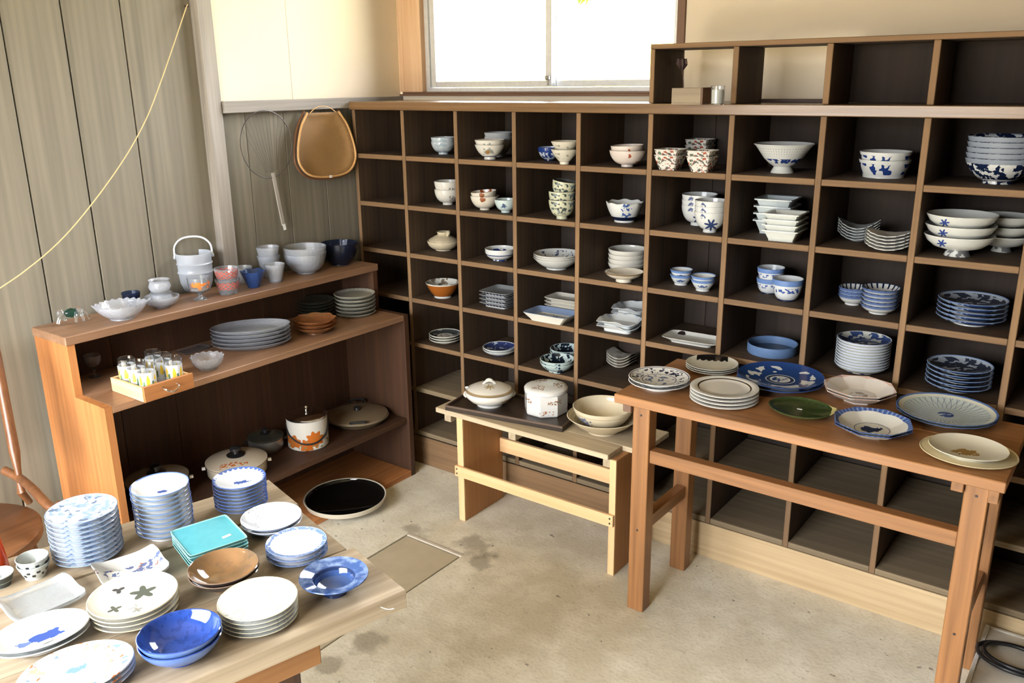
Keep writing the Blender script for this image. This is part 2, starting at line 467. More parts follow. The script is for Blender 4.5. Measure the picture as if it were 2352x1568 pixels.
# left wall: boards up to the post, then plaster over boards up to the corner
pv = on(450, 0, 0, -2.594), on(485, 0, 0, -2.594)
PY0, PY1 = float(pv[0][1]), float(pv[1][1])
DOOR1 = YF
v1 = box_geo(XL-0.12, XL-0.042, DOOR1, YB+0.1, 0, ZC)
gv, gf = v1
wall_left = structure(link('wall_left', mesh_from('wall_left', gv, gf, smooth=False), GREYW['Z']))
ys = [PY0+0.02, -0.884+0.005, -1.062, -1.234, -1.41, -1.59, -1.76, -1.94, -2.12, -2.30, -2.48, -2.66, -2.84, -3.02, DOOR1]
for a, b in zip(ys, ys[1:]):
    box('plank', XL-0.046, XL-0.030-random.uniform(0, .002), b+0.0022, a-0.0022, 0, ZC, GREYW['Z'], wall_left, 0.002)
ys = [YB, 0.06, -0.13, -0.31, -0.479, PY1-0.01]
for a, b in zip(ys, ys[1:]):
    box('lower_plank', XL-0.046, XL-0.010-random.uniform(0, .002), b+0.001, a-0.001, 0, 1.45, GREYW['Z'], wall_left, 0.001)
ysm = float(on(667, 150, 0, XL)[1])
box('plaster_panel', XL-0.046, XL-0.002, PY1-0.01, ysm-0.0005, 1.45, ZC, PLASTER, wall_left, 0.0008)
box('plaster_panel', XL-0.046, XL-0.002, ysm+0.0005, YB, 1.45, ZC, PLASTER, wall_left, 0.0008)
structure(box('trim_1', XL-0.046, XL+0.006, PY0, PY1, 0, ZC, POSTW['Z'], None, 0.003))
structure(box('trim_2', XL-0.02, XL+0.013, PY1+0.001, YB-0.001, 1.437, 1.477, POSTW['Y'], None, 0.002))

# back wall with the window that starts in the corner
WX0, WX1, WZ0, WZ1 = XL, -1.317, 1.478, 2.46
gv, gf = join_geo(box_geo(XL-0.1, XR, YB, YB+0.12, 0, WZ0), box_geo(WX1, XR, YB, YB+0.12, WZ0, ZC), box_geo(XL-0.1, WX1, YB, YB+0.12, WZ1, ZC))
structure(link('wall_back', mesh_from('wall_back', gv, gf, smooth=False), PLASTER))
gv, gf = box_geo(XR, XR+0.1, YF, YB+0.1, 0, ZC)
structure(link('wall_right', mesh_from('wall_right', gv, gf, smooth=False), GREYW['Z']))
gv, gf = join_geo(box_geo(XL-0.1, -2.45, YF-0.1, YF, 0, ZC), box_geo(-0.55, XR+0.1, YF-0.1, YF, 0, ZC), box_geo(-2.45, -0.55, YF-0.1, YF, 2.0, ZC))
structure(link('wall_front', mesh_from('wall_front', gv, gf, smooth=False), GREYW['Z']))

win = structure(empty('window_1', (XL, YB, WZ0)))
win['label'] = 'aluminium sliding window in wooden casing above the shelf'
def wbox(name, x0, x1, y0, y1, z0, z1, mat, b=0.001):
    o = box(name, x0, x1, y0, y1, z0, z1, mat, win, b); o.location = Vector(o.location)-Vector(win.location); return o
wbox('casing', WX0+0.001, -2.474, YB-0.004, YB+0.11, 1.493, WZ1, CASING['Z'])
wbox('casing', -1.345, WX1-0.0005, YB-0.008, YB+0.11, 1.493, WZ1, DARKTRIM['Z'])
wbox('sill_board', WX0+0.001, WX1-0.0005, YB-0.010, YB+0.11, WZ0, 1.485, DARKTRIM['X'])
wbox('sill_board', WX0+0.012, WX1-0.001, YB-0.003, YB+0.11, 1.4852, 1.493, DARKTRIM['X'])
wbox('track_rail', -2.474, -1.345, YB+0.02, YB+0.10, 1.493, 1.508, ALU)
wbox('jamb', -2.474, -2.455, YB+0.02, YB+0.10, 1.508, WZ1, ALU)
wbox('jamb', -1.36, -1.345, YB+0.02, YB+0.10, 1.508, WZ1, ALU)
PANE, nt, b_ = new_mat('window_pane')
b_.inputs['Roughness'].default_value = 0.02
_t = nt.nodes.new('ShaderNodeBsdfTransparent'); _g = nt.nodes.new('ShaderNodeBsdfGlossy'); _g.inputs['Roughness'].default_value = 0.02
_m = nt.nodes.new('ShaderNodeMixShader'); _f = nt.nodes.new('ShaderNodeFresnel'); _f.inputs[0].default_value = 1.3
nt.links.new(_f.outputs[0], _m.inputs[0]); nt.links.new(_t.outputs[0], _m.inputs[1]); nt.links.new(_g.outputs[0], _m.inputs[2])
nt.links.new(_m.outputs[0], nt.nodes['Material Output'].inputs[0])
for x0, x1, y0 in ((-2.452, -1.862, YB+0.028), (-1.888, -1.363, YB+0.062)):
    gv, gf = join_geo(box_geo(x0, x0+0.024, 0, 0.024, 1.510, WZ1-0.01, .001), box_geo(x1-0.026, x1, 0, 0.024, 1.510, WZ1-0.01, .001),
                      box_geo(x0+0.024, x1-0.026, 0.002, 0.022, 1.510, 1.532, .001), box_geo(x0+0.024, x1-0.026, 0.002, 0.022, WZ1-0.04, WZ1-0.01, .001))
    gv = [(p[0]-XL, p[1]+y0-YB, p[2]-WZ0) for p in gv]
    s = link('sash', mesh_from('sash', gv, gf, smooth=False), ALU, win)
    gv, gf = box_geo(x0+0.02-XL, x1-0.02-XL, y0-YB+0.010, y0-YB+0.013, 1.528-WZ0, WZ1-0.035-WZ0)
    link('pane', mesh_from('pane', gv, gf, smooth=False), PANE, s)
    if x0 < -2:
        gv, gf = join_geo(box_geo(-1.884-XL, -1.866-XL, y0-YB-0.012, y0-YB, 1.535-WZ0, 1.549-WZ0, .002), box_geo(-1.879-XL, -1.871-XL, y0-YB-0.006, y0-YB, 1.515-WZ0, 1.536-WZ0, .001))
        link('latch', mesh_from('latch', gv, gf, smooth=False), STEEL, s)

# the sunny grassy bank outside
def bank():
    m, nt, b = new_mat('dry_grass_bank'); x = Ctx(nt)
    g = x.noise(1.2, detail=6, dist=0.8); h = x.noise(9, detail=5)
    o = mix(nt, Sock.m('MULTIPLY_ADD', g, 4.0, -1.7, clamp=True), (0.30, 0.245, 0.010), (0.40, 0.38, 0.028))
    o = mix(nt, Sock.m('MULTIPLY_ADD', h, 3.0, -1.5, clamp=True)*0.5, o, (0.20, 0.25, 0.010))
    nt.links.new(o, b.inputs['Base Color']); b.inputs['Roughness'].default_value = 0.9; return m
NX, NY = 40, 24
v = []; f = []
for j in range(NY):
    for i in range(NX):
        x = -9+i*10/(NX-1); t = j/(NY-1); y = 0.7+t*6.5
        z = -0.2+t*t*1.0+2.3*max(0, t-0.18)**0.8*0.9+0.10*math.sin(x*2.3+y)+random.uniform(-.04, .04)
        v.append((x, y, z))
for j in range(NY-1):
    for i in range(NX-1): f.append((j*NX+i, j*NX+i+1, (j+1)*NX+i+1, (j+1)*NX+i))
o = link('grass_bank', mesh_from('grass_bank', v, f), bank()); structure(o); o['label'] = 'sunlit grassy bank outside the window'
LEAF = plain('shrub_leaf', (0.05, 0.085, 0.02), 0.6)
def shrub(c, s, n, label):
    v, f = [], []
    rs = random.Random(int(c[0]*100))
    for k in range(n):
        d = np.array([rs.gauss(0, 1) for _ in range(3)]); d /= np.linalg.norm(d); p = np.array(c)+d*s*rs.uniform(.5, 1)*np.array([1, .8, .9])
        a = np.array([rs.gauss(0, 1) for _ in range(3)]); a /= np.linalg.norm(a); b = np.cross(a, d); b /= (np.linalg.norm(b)+1e-6)
        l = .11; i = len(v); v += [p-a*l, p+b*l*.4, p+a*l, p-b*l*.4]; f.append((i, i+1, i+2, i+3))
    o = link('shrub', mesh_from('shrub', v, f, smooth=False), LEAF); tag(o, label, 'shrub')
shrub((-3.75, 3.6, 2.42), .34, 300, 'green shrub on the bank, left of the window centre')
shrub((-3.05, 3.5, 2.62), .34, 300, 'green shrub on the bank, right of the window centre')

# ------------------------------------------------------------------ the big pigeonhole shelf
DX = [-0.494+(i-8)*0.26 for i in range(0, 13)]
RZ = [None, 1.265, 1.079, 0.893, 0.713, 0.530, 0.338, 0.147]
SD = 0.285
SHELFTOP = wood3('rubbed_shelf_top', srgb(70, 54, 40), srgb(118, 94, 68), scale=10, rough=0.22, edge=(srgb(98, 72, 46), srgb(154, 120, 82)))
LITLOW = wood3('lit_low_shelf_wood', srgb(92, 78, 58), srgb(140, 122, 94), scale=8, rough=0.85)  # paler wood for the lowest boards: the light on them put into the colour
sh = empty('pigeonhole_shelf', (DX[0], 0, 0), 'large dark wooden pigeonhole shelf covering the wall under the window', 'shelf')
def P(parent, name, x0, x1, y0, y1, z0, z1, mat, b=0.0015, label=None):
    o = box(name, x0, x1, y0, y1, z0, z1, mat, parent, b, label)
    o.location = Vector(o.location)-Vector(parent.location); return o
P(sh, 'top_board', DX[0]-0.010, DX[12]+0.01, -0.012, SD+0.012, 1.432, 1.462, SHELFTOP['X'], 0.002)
for i, x in enumerate(DX):
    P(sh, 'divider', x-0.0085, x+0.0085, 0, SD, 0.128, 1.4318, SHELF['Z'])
for i in range(12):
    for r in range(1, 8):
        dz = random.uniform(-0.003, 0.003) if r < 7 else 0
        RZc = RZ[r]
        P(sh, 'shelf_board', DX[i]+0.0088, DX[i+1]-0.0088, 0.0006, SD-0.012, RZc-0.018, RZc, SHELF['X'] if r < 6 else LITLOW['X'])
for k in range(9):
    x0 = DX[0]+k*(DX[12]-DX[0])/9; x1 = DX[0]+(k+1)*(DX[12]-DX[0])/9
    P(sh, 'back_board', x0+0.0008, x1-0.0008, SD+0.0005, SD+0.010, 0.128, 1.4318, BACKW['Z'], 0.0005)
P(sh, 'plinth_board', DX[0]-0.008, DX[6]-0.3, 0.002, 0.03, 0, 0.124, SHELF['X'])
PLINTH = wood3('pale_plinth_wood', srgb(140, 112, 76), srgb(214, 190, 148), scale=6, rough=0.7, knots=1.5, wear=srgb(110, 88, 58), wear_thr=0.62)
P(sh, 'plinth_board', DX[6]-0.298, DX[12]+0.008, 0.002, 0.03, 0, 0.124, PLINTH['X'])

# low open box standing on top of it, open at the back in its first two cells
ub = empty('upper_cubby_box', (DX[5], 0, 1.462), 'long low wooden cubby box standing on the big shelf beside the window', 'shelf')
UB1 = 1.632; UBD = 0.195
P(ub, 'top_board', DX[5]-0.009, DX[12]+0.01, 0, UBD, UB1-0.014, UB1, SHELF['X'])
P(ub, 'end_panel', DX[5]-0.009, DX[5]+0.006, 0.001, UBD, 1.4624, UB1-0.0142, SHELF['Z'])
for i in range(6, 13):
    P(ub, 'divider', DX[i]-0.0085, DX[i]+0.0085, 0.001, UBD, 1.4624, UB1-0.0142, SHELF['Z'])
for i in range(7, 12):
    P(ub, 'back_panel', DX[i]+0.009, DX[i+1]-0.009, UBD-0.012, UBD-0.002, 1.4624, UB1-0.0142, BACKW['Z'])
P(ub, 'back_lath', DX[6]+0.009, DX[7]-0.009, UBD-0.010, UBD-0.002, 1.4624, 1.4722, DARKO['X'])

# ------------------------------------------------------------------ stepped display shelf on the left
UX1, UX2, UX3 = -2.244, -2.400, -2.592
UY0, UY1 = -1.311, -0.09
ZT, ZM, ZL = 0.855, 0.675, 0.250
su = empty('stepped_shelf', (UX3, UY0, 0), 'brown stepped wooden display shelf holding glassware and pots at left wall', 'shelf')
def prism(name, poly, y0, y1, mat, parent):
    n = len(poly); v = [(x, y0, z) for x, z in poly]+[(x, y1, z) for x, z in poly]
    f = [tuple(range(n)), tuple(range(2*n-1, n-1, -1))]+[((i+1) % n, i, n+i, n+(i+1) % n) for i in range(n)]
    v = [(p[0]-parent.location.x, p[1]-parent.location.y, p[2]) for p in v]
    return link(name, mesh_from(name, v, f, smooth=False), mat, parent)
Lp = [(UX3, 0), (UX1, 0), (UX1, ZM), (UX2, ZM), (UX2, ZT-0.026), (UX3, ZT-0.026)]
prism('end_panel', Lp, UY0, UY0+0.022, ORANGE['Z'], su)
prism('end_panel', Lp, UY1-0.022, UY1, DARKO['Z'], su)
P(su, 'top_board', UX3, UX2+0.004, UY0-0.004, UY1+0.004, ZT-0.0256, ZT, TOPB['Y'], 0.002)
P(su, 'step_board', UX3+0.012, UX1, UY0+0.0224, UY1-0.0224, ZM-0.022, ZM, TOPB['Y'], 0.002)
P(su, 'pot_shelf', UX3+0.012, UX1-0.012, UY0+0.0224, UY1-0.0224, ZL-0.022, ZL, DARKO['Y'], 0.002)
P(su, 'bottom_board', UX3+0.012, UX1, UY0+0.0224, UY1-0.0224, 0.0, 0.024, ORANGE['Y'], 0.002)
for k in range(6):
    a = UY0+0.0224+k*(UY1-UY0-0.0448)/6; b = a+(UY1-UY0-0.0448)/6
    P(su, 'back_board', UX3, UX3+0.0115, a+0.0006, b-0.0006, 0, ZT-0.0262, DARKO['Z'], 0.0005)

# ------------------------------------------------------------------ table with plates in front of the shelf
TZ = 0.695
TX0, TX1, TY0, TY1 = -1.124, -0.157, -0.445, -0.055
tb = empty('plate_table', (TX0, TY0, 0), 'reddish brown wooden table with plates in front of the big shelf', 'table')
ym = TY0+0.21
P(tb, 'top_plank', TX0, TX1, TY0, ym-0.0004, TZ-0.026, TZ, TABLEW['X'], 0.002)
P(tb, 'top_plank', TX0+0.002, TX1-0.003, ym+0.0004, TY1, TZ-0.026, TZ, TABLEW['X'], 0.002)
LY0, LY1 = -0.402, -0.356
lx = [(-1.086, -1.034), (-0.240, -0.190)]
for k, (a, b) in enumerate(lx):
    P(tb, 'batten', a-0.026, a-0.0004, TY0+0.03, TY1-0.02, TZ-0.060, TZ-0.0264, DARKTRIM['Y'] if k == 0 else TABLEW['Y'])
    for (c, d) in ((LY0, LY1), (TY1-0.066, TY1-0.02)):
        P(tb, 'leg', a, b, c, d, 0, TZ-0.0264, TABLEW['Z'], 0.002)
    P(tb, 'side_rail', a+0.012, b-0.008, LY1+0.0004, TY1-0.0664, 0.262, 0.302, TABLEW['Y'])
P(tb, 'batten', lx[1][1]+0.0004, lx[1][1]+0.022, TY0+0.015, TY1-0.02, TZ-0.062, TZ-0.0264, TABLEW['Y'])
P(tb, 'front_rail', lx[0][1]+0.0004, lx[1][0]-0.0004, LY0+0.008, LY1-0.004, 0.488, 0.527, TABLEW['X'])
P(tb, 'back_apron', lx[0][1]+0.0004, lx[1][0]-0.0004, TY1-0.05, TY1-0.03, TZ-0.075, TZ-0.0264, TABLEW['X'])
NAIL = plain('nail_head', (0.03, 0.02, 0.018), 0.5)
nailm = lathe('nail', [(0, 0), (0.0035, 0), (0.003, 0.0012), (0, 0.0015)], 10)
for x, z in ((lx[0][0]+0.026, 0.63), (lx[0][0]+0.026, 0.27), (lx[1][0]+0.026, 0.63), (lx[1][0]+0.026, 0.27)):
    link('nail', nailm, NAIL, tb, (x-TX0, LY0-TY0, z), (PI/2, 0, 0))

# ------------------------------------------------------------------ low bench
BZ = 0.422
BX0, BX1, BY0, BY1 = -1.94, -1.14, -0.288, -0.012
bn = empty('low_bench', (BX0, BY0, 0), 'low bench of grey planks on pale pine panel legs beside the table', 'bench')
P(bn, 'top_plank', BX0, BX1-0.09, BY0, BY0+0.088, BZ-0.018, BZ, GREYTOP['X'])
P(bn, 'top_plank', BX0+0.02, BX1-0.02, BY0+0.090, BY1, BZ-0.018, BZ-0.0005, GREYTOP['X'])
for x in (BX0+0.045, BX0+0.33, BX0+0.70):
    P(bn, 'batten', x-0.015, x+0.015, BY0+0.012, BY1-0.012, BZ-0.048, BZ-0.0186, GREYTOP['Y'])
PINE_D = wood3('brown_panel', srgb(128, 86, 48), srgb(176, 126, 76), scale=8, rough=0.6)
for x0, x1 in ((-1.853, -1.826), (-1.229, -1.206)):
    P(bn, 'panel_leg', x0, x1, -0.270, -0.046, 0, BZ-0.0186 if x0 < -1.5 else BZ-0.0186, PINE_D['Z'])
    P(bn, 'leg_edging', x0, x1, -0.277, -0.2704, 0, BZ-0.0186, PINE['Z'], 0.0008)
P(bn, 'front_rail', -1.858, -1.207, -0.289, -0.2774, 0.178, 0.218, PINE['X'])
P(bn, 'back_rail', -1.8255, -1.2295, -0.066, -0.052, 0.200, 0.255, PINE['X'])
for x in (-1.848, -1.218):
    for z in (0.19, 0.207): link('nail', nailm, NAIL, bn, (x-BX0, -0.289-BY0, z), (PI/2, 0, 0))

# ------------------------------------------------------------------ plank table in the foreground
FZ = 0.62
A, B, Fp = at(933, 1354, FZ), at(620, 1100, FZ), at(459, 1565, FZ)
e2 = (B-A)[:2]; FW = float(np.linalg.norm(e2)); e2 /= FW
e1 = np.array([e2[1], -e2[0]])
if e1 @ (Fp-A)[:2] < 0: e1 = -e1
FROT = math.atan2(e1[1], e1[0])
ft = empty('plank_table', (A[0], A[1], 0), 'rustic plank table in the foreground covered with stacks of plates', 'table', rot=(0, 0, FROT))
sgn = 1 if (-math.sin(FROT)*e2[0]+math.cos(FROT)*e2[1]) > 0 else -1
def FB(name, u0, u1, w0, w1, z0, z1, mat, b=0.002):
    """u along the planks from the far end, w across from the right edge"""
    o = box(name, u0, u1, min(sgn*w0, sgn*w1), max(sgn*w0, sgn*w1), z0, z1, mat, ft, b); return o
cuts = [0, 0.335*FW, 0.73*FW, FW]; offs = [0.0, 0.012, 0.003]
for k in range(3):
    FB('top_plank', offs[k], 1.35, cuts[k]+0.0030*(k > 0), cuts[k+1]-0.0030*(k < 2), FZ-0.038, FZ-0.0025*(k == 1), RUSTIC['X'], 0.0016)
for k in (1, 2): FB('seam_light_stop', 0.02, 1.3, cuts[k]-0.014, cuts[k]+0.014, FZ-0.050, FZ-0.0385, DARKO['X'])  # strip added under each seam to block light from below
for k in (1, 2): FB('seam_shade_strip', 0.014, 1.34, cuts[k]-0.0028, cuts[k]+0.0028, FZ-0.036, FZ-0.0065, GAP, 0)  # dark strip added inside the gap, standing in for its shade
FB('apron', 0.16, 1.2, 0.045, 0.075, FZ-0.112, FZ-0.0385, PINE_D['X'])
FB('apron', 0.16, 1.2, FW-0.075, FW-0.045, FZ-0.112, FZ-0.0385, PINE_D['X'])
for u in (0.19, 1.12):
    for w in (0.0755, FW-0.1255): FB('leg', u, u+0.05, w, w+0.05, 0, FZ-0.0385, DARKO['Z'])
FB('cross_rail', 0.195, 0.225, 0.126, FW-0.126, FZ-0.10, FZ-0.0385, PINE['Y'])
tube('loose_thread', curve_pts([(x-A[0], y-A[1], z) for x, y, z in [tuple(at(870, 1392, FZ-0.012)), tuple(at(884, 1397, FZ-0.016)), tuple(at(893, 1399, FZ-0.015)), tuple(at(905, 1397, FZ-0.013))]], 5), 0.0007, PAPER, None, 5, (A[0], A[1], 0))
th = bpy.data.objects['loose_thread']; tag(th, 'short white thread hanging on edge of plank table', 'thread')

# ------------------------------------------------------------------ dishes: sizes and glazes
def fit(u, v, w, vr, z, rfr, cell=None, back=0.272, front=False, pad=1.0):
    """u, v: where the foot meets the board; w: width across the rim; vr: level of the rim's left tip (front=True: of its near edge).
    Gives the centre on the board, rim radius, height of one piece and metres per pixel there."""
    Pb = at(u, v, z); d = (Pb-CAM)[:2]; d /= np.linalg.norm(d)
    R = w/2*depth(Pb)/CF
    for _ in range(4):
        c = Pb[:2]+d*R*rfr; R = w/2*depth((*c, z))/CF
    if cell is not None:
        lo, hi = DX[cell]+0.0105+R*pad, DX[cell+1]-0.0105-R*pad
        if lo > hi: lo = hi = (lo+hi)/2
        c[0] = min(max(c[0], lo), hi); c[1] = min(c[1], back-R*pad)
    q = c-d*R if front else c
    a, b = 0.0, 0.5
    for _ in range(40):
        mdl = (a+b)/2
        if pix((q[0], q[1], z+mdl))[1] > vr: a = mdl
        else: b = mdl
    return c, R, a, depth((*c, z))/CF/0.95

WHITE = (0.74, 0.75, 0.72); CREAM = (0.72, 0.63, 0.45); PALE = (0.62, 0.68, 0.70); OFFW = (0.73, 0.70, 0.62)
COB = (0.018, 0.045, 0.20); NAVY = (0.008, 0.016, 0.05); RUST = (0.28, 0.06, 0.015); LBLUE = (0.16, 0.27, 0.55)
# painted patterns, all in the dish's own coordinates
def rimline(R, w=0.07): return lambda c: c.r.gt(R*(1-w))
def ring(a, b, inside=True): return lambda c: c.r.between(a, b)*(c.inside if inside else 1.0)
def outband(a, b): return lambda c: c.z.between(a, b)*c.outside
def outnoise(scale, thr, z0=0.0, z1=1.0, st=(1, 1, 1), off=0.0): return lambda c: c.noise(scale, thr, 2, st, off, 0.4)*c.z.between(z0, z1)*c.outside
def innoise(scale, thr, r0=0.0, r1=1.0, off=0.0): return lambda c: c.noise(scale, thr, 2, (1, 1, 1), off, 0.5)*c.r.between(r0, r1)*c.inside
def insolid(r1): return lambda c: c.r.lt(r1)*c.inside
def petals(n, r0, r1, k=0.3, out=False, ph=0.0): return lambda c: ((c.a+ph)*n).sin().gt(k)*c.r.between(r0, r1)*(c.outside if out else c.inside)
def blob(x, y, rx, ry, scale=60, thr=0.5, mask='inside', soft=1.0):
    """irregular painted patch inside a dish"""
    def fn(c):
        dx = (c.x-x)/rx; dy = (c.y-y)/ry
        e = dx*dx+dy*dy+(c.noise(scale, detail=2)-0.5)*(1.6*soft)
        return e.lt(thr*1.4)*(getattr(c, mask) if mask else 1.0)
    return fn
def patch(x, z, rx, rz, scale=90, thr=0.6, soft=1.5, off=0.0):
    """irregular painted patch on the outer wall, on the side turned to the room"""
    def fn(c):
        dx = (c.x-x)/rx; dz = (c.z-z)/rz
        e = dx*dx+dz*dz+(c.noise(scale, detail=2, off=off)-0.5)*(2.4*soft)
        return e.lt(thr)*c.outside*c.y.lt(0.0)
    return fn
def flower(x, y, rad, n=5, axes='xy', mask=None, amp=.35):
    def fn(c):
        p, q = (getattr(c, axes[0])-x), (getattr(c, axes[1])-y)
        r = Sock.m('SQRT', p*p+q*q); a = Sock.m('ARCTAN2', q, p)
        return (r/(((a*n).sin()*amp+(1.1-amp))*rad)).lt(1.0)*(getattr(c, mask) if mask else 1.0)
    return fn
def facing(fn, dirx=0.0, diry=-1.0):
    """keep a motif only on the half of the ware turned to the room"""
    return lambda c: fn(c)*(c.x*dirx+c.y*diry).gt(0.0)

def rice_bowl(R, H, rfr=0.42, rnd=0.85, t=0.0035, hf=None, **k):
    return lathe('bowl', bowl_profile(R, H, R*rfr, hf if hf is not None else H*0.16, rnd, t), 40, **k)
def nests(R, H, rf, hf, rnd, t, p):
    """does the next bowl clear this one when it stands p higher"""
    pr = bowl_profile(R, H, rf, hf, rnd, t, 14)
    k = next(i for i in range(5, len(pr)) if pr[i][1] > H)
    out, inn = pr[3:k], pr[k+1:]
    zi = np.array([z for r, z in inn][::-1]); ri = np.array([r for r, z in inn][::-1])
    for r, z in out:
        z += p
        if z < H:
            if z < hf+t: return False
            if r > np.interp(z, zi, ri)-0.0006: return False
    return True
def face_cam(c): return math.atan2(CAM[0]-c[0], -(CAM[1]-c[1]))
def put(name, u, v, w, vr, row, cell, rfr, matf, n, dv, label, cat, rnd=0.85, hfr=0.16, maker=None, t=0.0035, lip=0.0, tilt=(0, 0), rotz=None, z=None, back=0.272, hmul=1.0, front=False, group=None, jit=0.0, pad=1.0):
    zz = RZ[row] if z is None else z
    c, R, H, mpp = fit(u, v, w, vr, zz, rfr, cell, back, front, pad); H *= hmul
    pitch = max(dv*mpp, 0.004); hf = H*hfr
    if maker is None and n > 1:
        hf = min(hf, pitch*0.55)
        ok = False
        for rn in (rnd, rnd*.85, rnd*.7, rnd*.55, rnd*.4, rnd*.2, 0):
            for tt in (t, .003, .0024, .0018, .0013):
                if tt <= t and nests(R, H, R*rfr, hf, rn, tt, pitch): ok = True; break
            if ok: break
        rnd, t = rn, tt
    me = maker(R, H) if maker else lathe(name, bowl_profile(R, H, R*rfr, hf, rnd, t, lip=lip), 40)
    if rotz is None: rotz = face_cam(c)
    return stack(name, me, matf(R, H), n, pitch, (c[0], c[1], zz+0.0003), label, cat, rotz=rotz, tilt_top=tilt, group=group, jit=jit)

# --- top row of the pigeonholes (row 1)
put('rice_bowl', 1019, 355, 56, 325, 1, 1, .42, lambda R, H: ceramic('celadon_glaze', PALE, [(outnoise(90, .56), (0.42, 0.52, 0.58))]), 2, 9,
    'pale blue-grey rice bowl alone in top row cell', 'bowl')
put('rice_bowl', 1126, 367, 70, 332, 1, 2, .40, lambda R, H: ceramic('brown_flower_glaze', OFFW, [(patch(-R*.15, H*.62, R*.42, H*.28), (0.30, 0.30, 0.25)), (patch(-R*.15, H*.55, R*.16, H*.14), (0.36, 0.17, 0.05)), (outband(H*.2, H*.25), COB)]), 2, 10,
    'white rice bowl with brown flower motif', 'bowl', rnd=.5)
put('rice_bowl', 1146, 361, 66, 314, 1, 2, .42, lambda R, H: ceramic('grey_white_glaze', (0.55, 0.57, 0.57)), 2, 9,
    'plain greyish bowl behind the brown flower bowls', 'bowl', rnd=.5)
put('rice_bowl', 1262, 370, 54, 338, 1, 3, .46, lambda R, H: ceramic('blue_scroll_glaze', (0.55, 0.6, 0.66), [(outnoise(95, .48, H*.25, H), COB), (outband(0, H*.14), NAVY), (rimline(R), COB)]), 1, 0,
    'small blue scroll bowl beside cream cone bowls', 'bowl')
put('rice_bowl', 1297, 378, 64, 343, 1, 3, .36, lambda R, H: ceramic('cream_script_glaze', (0.70, 0.66, 0.54), [(outnoise(160, .60, H*.35, H*.8, (1, 1, .4)), (0.35, 0.33, 0.26))]), 2, 17,
    'cream cone-shaped rice bowl with faint marks', 'bowl', rnd=.25)
put('rice_bowl', 1441, 384, 84, 345, 1, 4, .34, lambda R, H: ceramic('blush_glaze', (0.72, 0.63, 0.56), [(patch(R*.1, H*.70, R*.13, H*.14, 120), (0.35, 0.08, 0.03)), (outnoise(45, .66, H*.15, H*.5, (1, 1, .5)), (0.5, 0.25, 0.18))]), 2, 9,
    'blush white rice bowl with small red leaf', 'bowl', tilt=(0.0, -0.04))

def sq_deep(a):  # square tapered dish with a low foot
    def mk(R, H):
        pr = [(0, .002), (.58, .002), (.60, 0), (.66, 0), (.66, H*.1), (.72, H*.14), (1, H), (.985, H+.001), (.95, H), (.68, H*.2), (0, H*.19)]
        return lathe('square_dish', pr, 48, squarish(R*a, R*a, 9), angle=30)
    return mk
def arabesque(R, H):
    return ceramic('red_green_arabesque', (0.74, 0.70, 0.63), [(lambda c: c.noise(120, .56)*1.0, (0.10, 0.09, 0.08)), (lambda c: c.noise(85, .60, off=4.0), (0.36, 0.08, 0.04)), (lambda c: c.noise(80, .64, off=8.0), (0.12, 0.20, 0.10)), (lambda c: c.z.gt(H*.97), (0.74, 0.70, 0.63))])
for u, v, w, vr, n, lb in ((1539, 392, 60, 358, 2, 'small square red patterned dish, left front stack'),
                           (1612, 397, 60, 361, 2, 'small square red patterned dish, right front stack'),
                           (1606, 380, 56, 348, 3, 'small square red patterned dish, rear stack')):
    put('square_dish', u, v, w, vr, 1, 5, .9, arabesque, n, 12, lb, 'dish', maker=sq_deep(1.0), rotz=0.0, front=True)

def pedestal(R, H):
    return lathe('pedestal_bowl', [(0, H*.08), (R*.30, H*.08), (R*.36, 0), (R*.39, 0), (R*.38, H*.03), (R*.29, H*.22), (R*.42, H*.3), (R*.62, H*.48), (R*.78, H*.72), (R*.93, H*.94), (R*1.0, H), (R*.985, H+.002), (R*.95, H*.985), (R*.75, H*.75), (R*.58, H*.52), (R*.38, H*.36), (0, H*.31)], 48)
put('pedestal_bowl', 1796, 399, 134, 331, 1, 6, .39, lambda R, H: ceramic('pedestal_glaze', WHITE, [(lambda c: (c.a*60).sin().gt(.4)*(c.z*900).sin().gt(0)*c.z.between(H*.62, H*.93)*c.outside, (0.45, 0.48, 0.47)), (lambda c: c.noise(70, .47)*c.z.between(H*.36, H*.52)*c.outside, COB), (lambda c: (c.a*11).sin().gt(-.2)*c.z.between(H*.04, H*.13)*c.outside, COB)]), 1, 0,
    'tall white pedestal bowl with blue landscape at base', 'bowl', maker=pedestal)
put('round_box_bowl', 2028, 411, 112, 366, 1, 7, .86, lambda R, H: ceramic('blue_peony_glaze', WHITE, [(lambda c: c.noise(34, .53, off=2.2)*c.z.between(H*.2, H*.82)*c.outside, COB)]), 2, 17,
    'straight-sided white bowl with blue peony', 'bowl', maker=lambda R, H: lathe('straight_bowl', bowl_profile(R, H, R*.80, .004, .05, .0022), 44))
bowls = put('noodle_bowl', 2290, 424, 148, 362, 1, 8, .44, lambda R, H: ceramic('blue_willow_glaze', WHITE, [(lambda c: c.noise(52, .47, 3)*c.z.between(H*.2, H*.9)*c.outside, NAVY), (rimline(R, .05), (0.3, 0.34, 0.4)), (innoise(60, .5), NAVY)]), 5, 11.5,
    'blue and white noodle bowl at right of top row', 'bowl', rnd=.6, hfr=.18)

